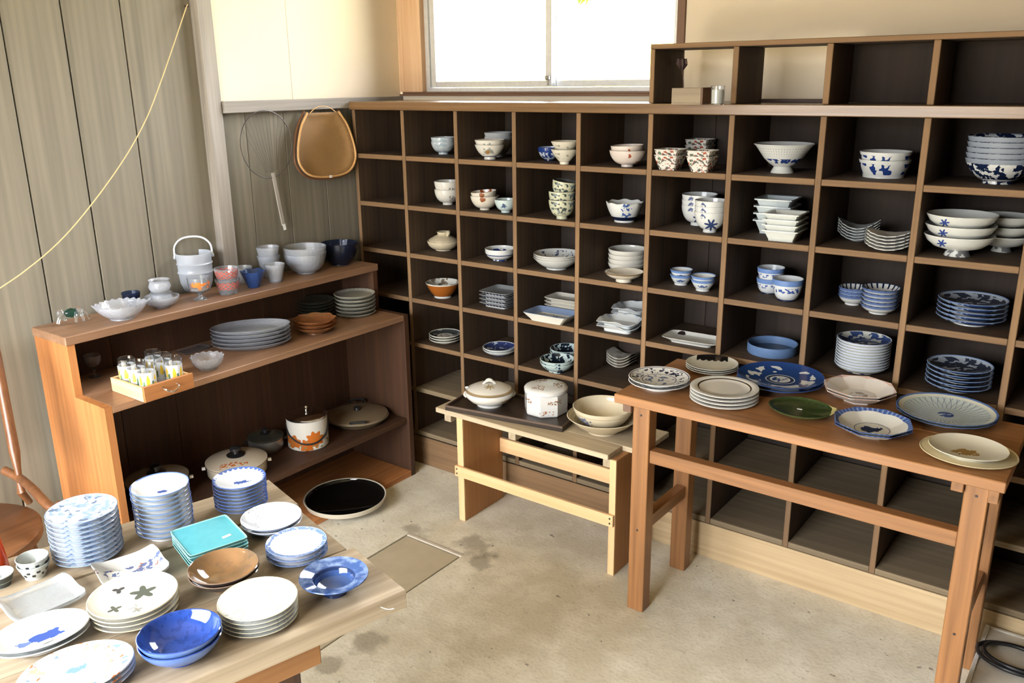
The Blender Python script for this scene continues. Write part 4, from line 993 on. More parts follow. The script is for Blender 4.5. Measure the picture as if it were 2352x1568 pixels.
LIDM = ceramic('tureen_lid_glaze', (0.72, 0.68, 0.60), [(lambda q: flower(0, -R*.34, R*.23, 8, 'xy')(q)*q.noise(160, .46), (0.36, 0.26, 0.10)), (lambda q: q.r.gt(R*.9), (0.35, 0.25, 0.13))], rough=.12)
ld = link('lid', lathe('tureen_lid', [(0, 0), (R*.94, 0), (R*.985, H*.05), (R*.9, H*.14), (R*.6, H*.36), (R*.3, H*.46), (0, H*.49)], 48), LIDM, tu, (0, 0, H*1.025))
tube('knob', curve_pts([(-R*.25, 0, H*.44), (-R*.13, 0, H*.62), (0, 0, H*.72), (R*.13, 0, H*.62), (R*.25, 0, H*.44)], 4), [R*.05]*5+[R*.075]*7+[R*.05]*5, TUR, ld, 8)
tube('side_lug', curve_pts([(-R*.90, 0, H*.12), (-R*.97, 0, H*.22), (-R*.86, 0, H*.24)], 4), R*.035, TUR, ld, 6)
for s in (-1, 1):
    tube('handle', curve_pts([(s*R*.93, -R*.1, H*.62), (s*R*1.03, 0, H*.72), (s*R*.97, R*.12, H*.85)], 4), R*.05, TUR, tu, 6)
c, R, H, mpp = fit(1254, 960, 98, 896, zt, .95)
ja = empty('octagonal_jar', (c[0], c[1], zt), 'white octagonal lidded jar with red floral sprays', 'jar', rot=(0, 0, face_cam(c)+.15))
def sprays(zc, n, base):
    return lambda q: q.noise(150, .54)*((q.z-zc).abs()).lt(H*.10)*((q.a*n+base).sin().gt(.15))
JAR = ceramic('jar_glaze', (0.74, 0.73, 0.69), [(sprays(H*.70, 4, 0.4), (0.30, 0.13, 0.05)), (sprays(H*.22, 4, 2.0), (0.36, 0.12, 0.04)), (lambda q: q.noise(210, .62)*((q.z-H*.70).abs()).lt(H*.10)*((q.a*4+.4).sin().gt(.1)), (0.10, 0.16, 0.08))], rough=.1)
oc = polygon(8, 1.0, .39)
link('body', lathe('jar_body', [(0, .003), (R*.9, .003), (R*.93, 0), (R*.97, 0), (R*1.02, H*.05), (R*1.03, H*.1), (R*1.03, H*.93), (R*.98, H), (R*.92, H), (R*.9, H*.1), (0, H*.09)], 48, oc, angle=20), JAR, ja)
JL = ceramic('jar_lid_glaze', (0.74, 0.73, 0.69), [(lambda q: q.noise(150, .52)*q.r.between(R*.35, R*.8)*((q.a*3+2.4).sin().gt(.1)), (0.28, 0.13, 0.05))], rough=.1)
link('lid', lathe('jar_lid', [(0, 0), (R*.99, 0), (R*1.02, H*.03), (R*1.02, H*.15), (R*.97, H*.21), (R*.8, H*.26), (R*.4, H*.30), (0, H*.31)], 48, lambda u, r, z: (r*math.cos(u)*(1-.0*r), r*math.sin(u), z)), JL, ja, (0, 0, H+.0008))
c, R, H, mpp = fit(1384, 1003, 165, 953, BZ, .42)
PC = ceramic('sand_glaze', (0.66, 0.56, 0.38), [(lambda q: q.inside*(q.r*620).sin().gt(.75), (0.5, 0.41, 0.27))], rough=.25)
pl = stack('saucer_plate', lathe('saucer_plate', plate_profile(R, H, R*.42, .006, .45, .004), 52), PC, 1, 0, (c[0], c[1], BZ+.0003), 'sand coloured plate under the big bowl on bench', 'plate')
c2 = c+np.array([0., 0.]); zb = BZ+.0003+.006+.0062
c3, R2, _, mpp = fit(1384, 985, 142, 935, zb, .4)
H2 = .05
while pix((c2[0], c2[1], zb+H2))[1] > 932: H2 += .001
BG = ceramic('sand_bowl_glaze', (0.70, 0.61, 0.43), [(patch(-R2*.62, H2*.50, R2*.3, H2*.3, 120, .5), (0.16, 0.19, 0.27)), (patch(-R2*.2, H2*.22, R2*.2, H2*.14, 160, .5, off=2.0), (0.3, 0.1, 0.05)), (lambda q: q.outside*q.z.between(H2*.80, H2*.835), (0.5, 0.4, 0.25)), (innoise(120, .6, R2*.3, R2*.5), (0.5, 0.4, 0.25))], rough=.15)
stack('serving_bowl', lathe('serving_bowl', bowl_profile(R2*.97, H2, R2*.36, .006, .62, .004, 12), 52), BG, 1, 0, (c2[0], c2[1], zb), 'large cream serving bowl standing in a plate on bench', 'bowl', rotz=face_cam(c2))

# ------------------------------------------------------------------ plates on the foreground plank table
G = FZ
def painted(name, R, base, dark, sc=42, thr=.50, rim=True, r0=0, r1=.95):
    return ceramic(name, base, [(innoise(sc, thr, R*r0, R*r1), dark), (innoise(sc*.8, thr+.06, R*r0, R*r1, 5.0), tuple(v*.5 for v in dark))]+([(rimline(R, .025), tuple(v*.8 for v in dark))] if rim else []))
plate_on('pale_plate', 209, 1296, 150, 1264, G, .62, lambda R, H: painted('pale_landscape_plate', R, (0.64, 0.69, 0.75), (0.30, 0.42, 0.64), 70, .56), 10, 11,
    'pale blue landscape plate at left of plank table', 'plate', lambda R, H: stacked(R, H*.85, .72), jit=.0012)
plate_on('rim_plate', 385, 1242, 126, 1203, G, .62, lambda R, H: ceramic('blue_rim_plate', (0.72, 0.74, 0.74), [(rimline(R, .05), (0.13, 0.22, 0.5)), (blob(R*.05, -R*.3, R*.2, R*.13, 140, .5), (0.05, 0.09, 0.32)), (lambda c: c.outside*c.z.between(H*.75, H), (0.3, 0.42, 0.65))]), 10, 10.8,
    'white plate with blue edge, rear of plank table', 'plate', lambda R, H: stacked(R, H*.9, .78, .0022), jit=.0008)
plate_on('wave_bowl', 558, 1180, 118, 1151, G, .5, lambda R, H: ceramic('blue_wave_bowl', (0.68, 0.72, 0.76), [(lambda c: c.inside*(c.r+((c.a*14).sin().abs())*(R*.09)).gt(R*.95), (0.07, 0.14, 0.42)), (blob(R*.1, -R*.05, R*.42, R*.18, 110, .35, 'inside', 1.8), (0.06, 0.12, 0.4)), (lambda c: c.outside*c.z.gt(H*.35), (0.10, 0.19, 0.42)), (lambda c: c.outside*c.noise(60, .52), (0.5, 0.58, 0.68))]), 8, 8,
    'blue wave-edged bowl at far corner of plank table', 'bowl', lambda R, H: plate_profile(R, H, R*.5, .004, .5, .003), jit=.0008)
plate_on('pierced_bowl', 628, 1231, 136, 1193, G, .5, lambda R, H: ceramic('dimpled_white', (0.70, 0.73, 0.78), [(lambda c: c.voro(150).lt(.22)*c.inside*c.r.gt(R*.45), (0.34, 0.40, 0.52)), (lambda c: c.outside*c.z.gt(H*.3), (0.48, 0.58, 0.78))]), 2, 9,
    'bluish white dimpled bowl on plank table', 'bowl', lambda R, H: bowl_profile(R, H, R*.5, .004, .45, .003))
plate_on('band_plate', 686, 1299, 138, 1264, G, .55, lambda R, H: ceramic('blue_band_plate', (0.72, 0.74, 0.78), [(lambda c: c.inside*c.r.between(R*.84, R*.97)*c.noise(150, .42), (0.18, 0.29, 0.56)), (rimline(R, .025), (0.16, 0.25, 0.5)), (lambda c: c.outside*c.z.gt(H*.7), (0.25, 0.35, 0.6))]), 3, 12,
    'white plate with patterned blue band on plank table', 'plate', lambda R, H: stacked(R, H*.9, .74, .0022))
o, R, H = plate_on('soup_plate', 771, 1374, 157, 1321, G, .33, lambda R, H: ceramic('blue_soup_plate', (0.055, 0.11, 0.29), [(lambda c: Sock.m('MULTIPLY_ADD', c.noise(55, detail=4), 4.0, -1.7, clamp=True)*c.inside*c.r.gt(R*.62), (0.27, 0.37, 0.58)), (lambda c: c.inside*c.r.between(R*.52, R*.6), (0.02, 0.04, 0.12)), (lambda c: c.inside*c.r.lt(R*.55)*(c.r*400).sin().gt(.55), (0.05, 0.1, 0.28)), (lambda c: c.outside*1.0, (0.02, 0.035, 0.1))], rough=.08), 1, 0,
    'deep blue wide-rimmed bowl at plank table corner', 'bowl', lambda R, H: [(0, .003), (R*.3, .003), (R*.31, 0), (R*.35, 0), (R*.35, .006), (R*.52, H*.35), (R*.60, H*.78), (R*.66, H*.86), (R, H), (R*.99, H+.002), (R*.97, H+.001), (R*.64, H*.92), (R*.57, H*.82), (R*.50, H*.42), (R*.3, H*.26), (0, H*.24)])
sticker(o[0], -.006, -R*.30, H*.30, .014, .012, .4)
plate_on('amber_bowl', 521, 1362, 157, 1308, G, .45, lambda R, H: ceramic('amber_glaze', (0.20, 0.125, 0.06), [(lambda c: Sock.m('MULTIPLY_ADD', c.noise(22, detail=6), 3.0, -1.0, clamp=True), (0.30, 0.16, 0.07)), (lambda c: Sock.m('MULTIPLY_ADD', c.noise(30, detail=6, off=2.0), 5.0, -2.6, clamp=True)*.8, (0.10, 0.08, 0.06)), (rimline(R, .03), (0.2, 0.14, 0.1)), (lambda c: c.outside*1.0, (0.05, 0.035, 0.03))], rough=.08), 2, 10,
    'shiny amber brown bowl on plank table', 'bowl', lambda R, H: bowl_profile(R, H, R*.45, .004, .4, .003))
o = [x for x in bpy.data.objects if x.name.startswith('amber_bowl')]
o, R, H = plate_on('marble_plate', 600, 1453, 178, 1411, G, .62, lambda R, H: ceramic('marbled_white', (0.73, 0.74, 0.70), [(lambda c: (c.noise(9, detail=4, dist=2.0)-.5).abs().lt(.012)*c.inside, (0.5, 0.53, 0.5)), (rimline(R, .03), (0.62, 0.58, 0.42))]), 5, 10,
    'large white marbled plate at front of plank table', 'plate', lambda R, H: stacked(R, H*.9, .74, .0022), jit=.0006)
o, R, H = plate_on('cobalt_bowl', 424, 1533, 184, 1462, G, .5, lambda R, H: ceramic('cobalt_glaze', (0.028, 0.075, 0.34), [(lambda c: c.inside*c.noise(90, .56), (0.022, 0.06, 0.27)), (lambda c: c.outside*1.0, (0.10, 0.18, 0.44)), (rimline(R, .018), (0.3, 0.36, 0.5))], rough=.07), 2, 15,
    'cobalt blue bowl at front edge of plank table', 'bowl', lambda R, H: bowl_profile(R, H, R*.5, .004, .6, .003), lambda R, H: oval(1.0, .92))
sticker(o[1], R*.15, -R*.55, H*.32, .014, .014, .2, (-.25, 0))
o, R, H = plate_on('ivy_plate', 318, 1439, 194, 1394, G, .6, lambda R, H: ceramic('ivy_cream_plate', (0.70, 0.67, 0.57), [(flower(R*.22, R*.10, R*.28, 5, 'xy', 'inside', .30), (0.10, 0.115, 0.09)), (flower(-R*.42, -R*.35, R*.15, 4, 'xy', 'inside'), (0.12, 0.13, 0.10)), (flower(R*.05, -R*.62, R*.11, 4, 'xy', 'inside'), (0.3, 0.3, 0.25)), (flower(-R*.3, R*.45, R*.14, 3, 'xy', 'inside'), (0.07, 0.07, 0.07)), (rimline(R, .02), (0.5, 0.44, 0.3))]), 4, 11,
    'cream plate with dark ivy leaves on plank table', 'plate', lambda R, H: plate_profile(R, H, R*.6, .004, .7, .0035), jit=.0012)
sticker(o[-1], -R*.1, -R*.45, .0078, .018, .009, .3)
o, R, H = plate_on('oval_dish', 106, 1512, 206, 1458, G, .55, lambda R, H: ceramic('blue_animal_dish', (0.66, 0.68, 0.66), [(blob(R*.14, -R*.02, R*.40, R*.24, 60, .55, 'inside', 1.6), (0.05, 0.10, 0.36)), (blob(-R*.35, -R*.10, R*.2, R*.12, 100, .35, 'inside', 1.6), (0.14, 0.21, 0.45)), (lambda c: c.outside*c.z.gt(H*.8), (0.5, 0.6, 0.7))]), 2, 12,
    'white oval dish with blue centre motif, left foreground', 'dish', lambda R, H: plate_profile(R, H, R*.5, .005, .6, .0035), lambda R, H: oval(1.0, .72))
sticker(o[1], R*.05, -R*.30, .0105, .018, .008, .2)
o, R, H = plate_on('oval_platter', 190, 1612, 246, 1556, G, .6, lambda R, H: ceramic('flower_border_platter', (0.68, 0.71, 0.74), [(innoise(70, .60, R*.55, R*.9), (0.42, 0.42, 0.3)), (innoise(60, .63, R*.6, R*.88, 3.0), (0.55, 0.17, 0.05)), (innoise(60, .63, R*.6, R*.88, 7.0), (0.2, 0.3, 0.6)), (blob(0, R*.05, R*.25, R*.14, 110, .3, 'inside', 1.8), (0.2, 0.34, 0.62))]), 3, 12,
    'white oval platter with small orange border flowers', 'platter', lambda R, H: plate_profile(R, H, R*.58, .004, .66, .0035), lambda R, H: oval(1.0, .78))
# turquoise square plates
zt = G+.034
c, a, b, rz = rect_px([(386, 1217), (520, 1181), (570, 1231), (437, 1279)], zt)
TURQ = ceramic('turquoise_glaze', (0.09, 0.38, 0.44), [(lambda q: q.noise(60, detail=5)*.8, (0.14, 0.48, 0.54)), (lambda q: q.z.gt(.0055)*q.inside, (0.3, 0.62, 0.6)), (lambda q: q.outside*1.0, (0.16, 0.36, 0.34))], rough=.2)
pr = [(0, 0), (.94, 0), (.97, .002), (1, .006), (.985, .0067), (.96, .006), (.93, .0045), (0, .004)]
o = stack('square_plate', lathe('turquoise_plate', pr, 64, squarish(a, b, 22), angle=25), TURQ, 5, .0068, (c[0], c[1], G+.0003), 'turquoise square plate on plank table', 'plate', rotz=rz, jit=.0015)
sticker(o[-1], a*.45, -b*.45, .0046, .018, .008, .2)
# curved rectangular dish with painted flowers
c, a, b, rz = rect_px([(243, 1360), (391, 1307), (353, 1252), (207, 1297)], G+.012)
def troughed(h): 
    sq = squarish(a, b, 14)
    def fn(u, r, z):
        x, y, z = sq(u, r, z); return (x, y, z+h*(x/a)**4+.002*math.sin(y*90))
    return fn
FLW = ceramic('flower_trough_glaze', (0.66, 0.66, 0.62), [(lambda q: q.noise(85, .58)*((q.y+q.x*.1).abs()).lt(b*.28)*q.inside, (0.12, 0.15, 0.28)), (lambda q: q.noise(95, .64, off=4.0)*(q.y.abs()).lt(b*.25)*q.inside, (0.32, 0.1, 0.05)), (lambda q: q.noise(60, .6, off=2.0)*q.outside, (0.08, 0.06, 0.05))])
stack('trough_dish', lathe('trough_dish', [(0, 0), (.7, 0), (1, .006), (1, .011), (.97, .0115), (.7, .005), (0, .0045)], 64, troughed(.010), angle=30), FLW, 1, 0, (c[0], c[1], G+.0003), 'rectangular curved dish with painted flower row', 'dish', rotz=rz)
c, a, b, rz = rect_px([(20, 1443), (190, 1376), (159, 1312), (3, 1380)], G+.010)
ICE = glass('textured_glass', haze=.30, hazecol=(.72, .76, .77), rough=.15, bumps=.6, scale=120)
stack('glass_dish', lathe('glass_dish', [(0, 0), (.8, 0), (1, .008), (1, .014), (.96, .0145), (.78, .006), (0, .0055)], 64, troughed(.006), angle=30), ICE, 1, 0, (c[0], c[1], G+.0003), 'rectangular textured glass dish at left of plank table', 'dish', rotz=rz)
# soba cups and red bottle at the left frame edge
INK = lambda R, H: ceramic('ink_mark_cup', (0.56, 0.58, 0.54), [(lambda c: c.outside*c.z.between(H*.3, H*.78)*((c.a*9+1).sin()*(c.z*400).sin()).gt(.25)*c.noise(110, .42), (0.03, 0.035, 0.035)), (lambda c: c.inside*1.0, (0.46, 0.49, 0.46))])
plate_on('soba_cup', 84, 1333, 62, 1293, G, .75, INK, 2, 14, 'small greenish white cup with ink marks', 'cup', lambda R, H: bowl_profile(R*1.12, H*1.05, R*.72, .003, .15, .0022))
plate_on('dark_cup', 4, 1353, 62, 1316, G, .7, lambda R, H: ceramic('dark_band_cup', (0.05, 0.06, 0.055), [(lambda c: c.inside*1.0, (0.5, 0.55, 0.52)), (lambda c: c.z.gt(H*.92), (0.66, 0.69, 0.67)), (outband(H*.4, H*.46), (0.3, 0.36, 0.33))]), 1, 0, 'small dark cup with white rim at left frame edge', 'cup', lambda R, H: bowl_profile(R, H, R*.7, .003, .3, .0025))
c = at(-14, 1318, G)
rb = empty('red_bottle', (c[0], c[1], G+.0003), 'glossy red tapered bottle at left frame edge', 'bottle')
link('body', lathe('bottle_body', [(0, 0), (.027, 0), (.029, .003), (.0275, .03), (.0215, .085), (.0165, .104), (.0125, .110), (0, .110)], 36), ceramic('red_plastic', (0.50, 0.045, 0.008), rough=.22), rb)
link('cap', lathe('bottle_cap', [(0, 0), (.0125, 0), (.013, .002), (.0115, .014), (.009, .018), (0, .018)], 28), ceramic('ivory_cap', (0.8, 0.76, 0.68), rough=.3), rb, (0, 0, .1105))

# ------------------------------------------------------------------ glassware on the stepped shelf
PRESS = glass('pressed_glass', (0.98, 0.99, 1.0), .04, .20, (.86, .91, 1.0), bumps=.5, scale=140)
FROST = glass('frosted_glass', (0.95, 0.975, 1.0), .25, .40, (.80, .86, .94), bumps=.3, scale=200)
BLUEG = glass('dark_blue_glass', (0.10, 0.16, 0.36), .06, .12, (.03, .05, .12), bumps=.4, scale=120)
CUPB = glass('cobalt_glass', (0.12, 0.25, 0.62), .08, .45, (.05, .12, .36))
AMBER = glass('amber_glass', (0.95, 0.55, 0.28), .10, .22, (.55, .25, .10), bumps=.5, scale=140)
SMOKE = glass('smoky_glass', (0.70, 0.72, 0.62), .08, .08, (.25, .26, .2))
def gput(name, u, v, w, vr, z, rfr, mat, n, dv, label, cat, prof, fnf=None, seg=40, angle=38):
    c, R, H, mpp = fit(u, v, w, vr, z, rfr, None)
    c[0] = max(c[0], UX3+(.002 if z > .8 else .016)+R*1.05)
    if z < .8: c[1] = min(c[1], UY1-.026-R*1.03)
    me = lathe(name, prof(R, H), seg, fnf(R, H) if fnf else None, angle)
    return stack(name, me, mat(R, H) if callable(mat) else mat, n, max(dv*mpp, .004), (c[0], c[1], z+.0003), label, cat, rotz=face_cam(c)), c, R, H
def cup_prof(rf=.7, t=.0022, base=.006):
    return lambda R, H: [(0, 0), (R*rf*.96, 0), (R*rf, .002), (R*(rf+.5*(1-rf)), H*.5), (R, H), (R-t*.5, H+t*.3), (R-t, H), (R*(rf+.5*(1-rf))-t, H*.5), (R*rf-t, base), (0, base)]
def gbowl(rf=.45, rnd=.8, t=.003): return lambda R, H: bowl_profile(R, H, R*rf, .004, rnd, t)
ZU = ZT
# little glass animal
c = at(172, 742, ZU)
an = empty('glass_animal', (c[0]-.012, c[1], ZU+.0003), 'small clear glass animal figure with green body on top shelf', 'figurine', rot=(0, 0, face_cam(c)))
ANG = glass('figurine_glass', (0.95, 0.97, 0.95), .03, .06)
link('body', lathe('animal_body', [(0, -.017), (.010, -.013), (.015, 0), (.010, .013), (0, .017)], 24, lambda u, r, z: (z*1.2, r*math.cos(u)*.9, r*math.sin(u))), glass('green_core_glass', (.05, .20, .15), .05, .3, (.01, .06, .045)), an, (0, 0, .030))
link('head', lathe('animal_head', [(0, -.011), (.008, -.008), (.011, 0), (.008, .008), (0, .011)], 20), ANG, an, (-.030, -.004, .034))
link('rump', lathe('animal_rump', [(0, -.013), (.010, -.009), (.014, 0), (.010, .009), (0, .013)], 20), ANG, an, (.022, .002, .034))
for x0, y0, x1, y1 in ((-.022, -.006, -.040, -.014), (-.014, .008, -.020, .022), (.012, -.008, .010, -.026), (.024, -.006, .030, -.018), (.030, .004, .046, .006)):
    tube('leg', curve_pts([(x0, y0, .032), ((x0*.4+x1*.6), (y0+y1)/2, .022), (x1, y1, .0045)], 5), .0042, ANG, an, 8)
r = gput('scalloped_glass_bowl', 282, 737, 104, 697, ZU, .5, PRESS, 1, 0, 'clear scalloped glass bowl with side lugs on top shelf', 'bowl', gbowl(.5, .5), lambda R, H: (lambda u, r, z: (r*(1+.03*math.cos(20*u)*(r/R)**3+.14*(abs(math.cos(u))**24)*(r/R)**3)*math.cos(u), r*(1+.03*math.cos(20*u)*(r/R)**3)*math.sin(u), z+.0025*math.cos(20*u)*(r/R)**3)), 80)
gput('blue_glass_cup', 258, 696, 40, 660, ZU, .55, BLUEG, 1, 0, 'dark blue glass cup behind scalloped bowl, left of two', 'cup', gbowl(.5, .6))
gput('blue_glass_cup', 318, 682, 40, 652, ZU, .55, BLUEG, 1, 0, 'dark blue glass cup behind scalloped bowl, right of two', 'cup', gbowl(.5, .6))
_, c, R, H = gput('glass_bowl', 374, 708, 78, 680, ZU, .38, PRESS, 1, 0, 'clear glass bowl with two glass pots stacked in it', 'bowl', gbowl(.38, .9))
def pot_prof(R, H): return [(0, 0), (R*.72, 0), (R*.86, H*.12), (R, H*.45), (R*.88, H*.75), (R*.84, H*.84), (R*.96, H), (R*.92, H), (R*.80, H*.84), (R*.84, H*.74), (R*.93, H*.45), (R*.8, H*.16), (0, H*.1)]
gp = lathe('round_glass_pot', pot_prof(.034, .040), 36)
tag(link('round_glass_pot', gp, PRESS, None, (c[0], c[1], ZU+.0085)), 'round clear glass pot, lower of two in the bowl', 'pot', 'glass pots in the bowl')
tag(link('round_glass_pot', gp, PRESS, None, (c[0]-.002, c[1], ZU+.0492)), 'round clear glass pot, upper of two in the bowl', 'pot', 'glass pots in the bowl')
# ice bucket
c, R, H, mpp = fit(455, 672, 78, 580, ZU, .72)
ib = empty('ice_bucket', (c[0], c[1], ZU+.0003), 'frosted glass ice bucket with raised arched handle', 'bucket', rot=(0, 0, face_cam(c)))
link('body', lathe('bucket_body', [(0, 0), (R*.66, 0), (R*.74, H*.04), (R*.9, H*.22), (R*.95, H*.46), (R*1.0, H*.5), (R*.95, H*.54), (R*.97, H*.70), (R*1.02, H*.73), (R*.96, H*.76), (R, H), (R*.97, H+.001), (R*.94, H), (R*.91, H*.5), (R*.85, H*.22), (R*.7, H*.08), (0, H*.06)], 44), FROST, ib)
hh = H*.42
tube('handle', curve_pts([(-R*1.04, 0, H*.92), (-R*.98, 0, H+hh*.45), (-R*.6, 0, H+hh*.88), (0, 0, H+hh), (R*.6, 0, H+hh*.88), (R*.98, 0, H+hh*.45), (R*1.04, 0, H*.92)], 5), R*.055, plain('bucket_handle', (.72, .74, .78), .3), ib, 8)
for s in (-1, 1): link('pivot', lathe('pivot', [(0, -.006), (.005, -.005), (.0065, 0), (.005, .005), (0, .006)], 14), FROST, ib, (s*R*1.03, 0, H*.90))
r, c, R, H = gput('goblet', 461, 690, 50, 636, ZU, .55, lambda R, H: glass('orange_flower_goblet', haze=.08, layers=[(lambda q: q.noise(75, .52)*q.z.between(H*.46, H*.84)*q.noise(30, .45, off=2.0), (.75, .20, .03))]), 1, 0,
    'footed glass with orange flowers before ice bucket', 'glass', lambda R, H: [(0, 0), (R*.62, 0), (R*.64, .002), (R*.2, H*.1), (R*.16, H*.2), (R*.4, H*.28), (R*.86, H*.42), (R*.97, H*.7), (R, H), (R*.96, H), (R*.92, H*.7), (R*.8, H*.44), (R*.3, H*.32), (0, H*.3)])
RED = lambda R, H: glass('red_lattice_glass', haze=.10, layers=[(lambda q: (((q.a*7+q.z*260).sin().abs().lt(.42)).orr((q.a*7-q.z*260).sin().abs().lt(.42)))*q.z.between(H*.36, H*.86)*q.outside.orr(q.nz.abs().lt(.3)), (.50, .10, .07))])
gput('lattice_tumbler', 526, 678, 56, 640, ZU, .72, RED, 2, 24, 'clear tumbler with red lattice band', 'glass', cup_prof(.72))
gput('clear_tumbler', 558, 652, 42, 612, ZU, .75, PRESS, 1, 0, 'plain clear tumbler behind the red lattice pair', 'glass', cup_prof(.75))
gput('blue_cup', 584, 662, 54, 622, ZU, .5, CUPB, 1, 0, 'small cobalt blue glass cup with wavy edge', 'cup', cup_prof(.5, .003), lambda R, H: scallop(6, .05, R, .002))
gput('ribbed_glass', 634, 650, 46, 606, ZU, .62, PRESS, 1, 0, 'small clear ribbed glass near large glass bowl', 'glass', cup_prof(.62), lambda R, H: scallop(16, .03, R))
gput('glass_tumbler', 588, 634, 50, 580, ZU, .6, PRESS, 2, 18, 'clear pressed glass tumbler behind blue cup', 'glass', cup_prof(.6), lambda R, H: scallop(12, .02, R))
gput('large_glass_bowl', 683, 626, 96, 576, ZU, .45, PRESS, 2, 13, 'large clear ribbed glass bowl on top shelf', 'bowl', gbowl(.45, .8, .002), lambda R, H: scallop(30, .012, R), 90)
gput('navy_glass_bowl', 775, 609, 84, 556, ZU, .45, BLUEG, 1, 0, 'dark navy ribbed glass bowl at top shelf end', 'bowl', gbowl(.45, .8), lambda R, H: scallop(24, .012, R), 72)

# middle step: drawer with tulip glasses
ZS = ZM
a0, a1 = at(334.5, 926, ZS), at(445, 874, ZS)
yl, yr, xf = float(a0[1]), float(a1[1]), UX1+.055
yl = float(on(334.5, 926, 0, xf)[1]); yr = float(on(445, 872, 0, xf)[1]); DH = .046; xb = xf-.175
dw = empty('open_wooden_box', (xb, yl, ZS+.0004), 'small pale wooden drawer box holding the tulip glasses', 'box')
DRW = {k: v for k, v in PINE.items()}
P(dw, 'front_panel', xf-.010, xf, yl, yr, ZS+.0004, ZS+DH, ORANGE['Y'], .001)
P(dw, 'side_panel', xb, xf-.0102, yl, yl+.009, ZS+.0004, ZS+DH-.004, DRW['X'], .001)
P(dw, 'side_panel', xb, xf-.0102, yr-.009, yr, ZS+.0004, ZS+DH-.004, DRW['X'], .001)
P(dw, 'back_panel', xb, xb+.008, yl+.0092, yr-.0092, ZS+.0004, ZS+DH-.004, DRW['Y'], .001)
P(dw, 'bottom_panel', xb+.0082, xf-.0102, yl+.0092, yr-.0092, ZS+.0004, ZS+.005, DRW['X'], .0005)
hm = (yl+yr)/2
tube('pull_handle', curve_pts([(xf-xb, hm-yl-.022, .030), (xf-xb+.012, hm-yl-.022, .026), (xf-xb+.016, hm-yl-.008, .016), (xf-xb+.016, hm-yl+.008, .016), (xf-xb+.012, hm-yl+.022, .026), (xf-xb, hm-yl+.022, .030)], 4), .0022, STEEL, dw, 8)
TR_, TH_ = .0255, .092
def tulip(q):
    w = (q.a*7).sin()
    return w.gt(.1)*q.z.gt(TH_*.40)*(q.z-w*(TH_*.18)).lt(TH_*.54)*q.noise(28, .36)
TUL = glass('tulip_tumbler', (.97, .98, 1.0), .05, 0, layers=[(lambda q: q.z.between(.006, TH_*.80), (.60, .63, .65)), (tulip, (.72, .50, .04)), (lambda q: (q.a*6+.5).sin().gt(.72)*q.z.between(TH_*.30, TH_*.52), (.10, .20, .10))])
tm = lathe('tulip_glass', cup_prof(.9, .0018, .007)(TR_, TH_), 36)
spots = []
iy = yr-yl-.018
yc = (yl+yr)/2; dyg = max(TR_+.001, (iy-.002)/2-TR_-.001)
for i, (gx, gs, lb) in enumerate(((0, -1, 'front left'), (0, 1, 'front right'), (1, -1, 'middle left'), (1, 1, 'middle right'), (2, -1, 'rear left'), (2, 1, 'rear right'))):
    x = xf-.0102-TR_-.002-gx*(TR_*2+.0012); y = yc+gs*dyg
    tag(link('tulip_glass', tm, TUL, None, (x, y, ZS+.0054), (0, 0, random.uniform(0, 1.0)+2.0)), 'white tumbler with yellow tulips in drawer box, '+lb, 'glass', 'tulip glasses in the drawer')
gput('wine_glass', 219, 868, 40, 815, ZS, .6, CLEAR, 1, 0, 'clear stemmed glass standing left behind the drawer', 'glass', lambda R, H: [(0, 0), (R*.7, 0), (R*.72, .002), (R*.15, .006), (R*.12, H*.35), (R*.5, H*.45), (R*.97, H*.7), (R, H), (R*.96, H), (R*.92, H*.7), (R*.45, H*.49), (0, H*.46)])
gput('small_glass_bowl', 479, 852, 74, 818, ZS, .55, PRESS, 1, 0, 'small clear cut glass bowl beside the drawer', 'bowl', gbowl(.55, .7), lambda R, H: scallop(14, .03, R, .002), 70)
gput('oval_glass_plate', 582, 811, 176, 782, ZS, .7, PRESS, 5, 8.5, 'large clear oval glass plate', 'plate', lambda R, H: plate_profile(R, max(H, .012), R*.7, .002, .78, .0025), lambda R, H: (lambda u, r, z: (r*math.cos(u)*(1+.012*math.cos(40*u)*(r/R)**3), r*math.sin(u)*.62, z)), 96)
gput('amber_glass_dish', 726, 769, 94, 746, ZS, .45, AMBER, 3, 8, 'amber glass scalloped dish', 'dish', gbowl(.45, .4, .002), lambda R, H: scallop(8, .05, R, .001), 64)
gput('smoky_plate', 722, 735, 84, 724, ZS, .7, SMOKE, 6, 7, 'smoky clear plate behind amber dishes', 'plate', lambda R, H: plate_profile(R, max(H, .010), R*.7, .002, .8, .002))
gput('beaded_dish', 838, 724, 92, 706, ZS, .85, glass('beaded_glass', (.95, .94, .88), .15, .45, (.58, .56, .46), bumps=.8, scale=160), 6, 8, 'beaded clear glass dish near shelf end', 'dish', lambda R, H: [(0, 0), (R*.85, 0), (R*.9, .002), (R, .010), (R*.99, .0112), (R*.96, .0105), (R*.85, .0035), (0, .003)], lambda R, H: scallop(30, .018, R, .0006), 90)
c, a, b, rz = rect_px([(405, 826), (470, 806), (452, 797), (395, 815)], ZS)
stack('glass_tray', lathe('glass_tray', [(0, 0), (.9, 0), (1, .006), (.98, .0065), (.9, .003), (0, .0028)], 48, squarish(max(a, .03), max(b, .02), 9)), CLEAR, 1, 0, (c[0]-.01, c[1]+.03, ZS+.0003), 'flat clear glass tray behind the drawer', 'tray', rotz=rz)

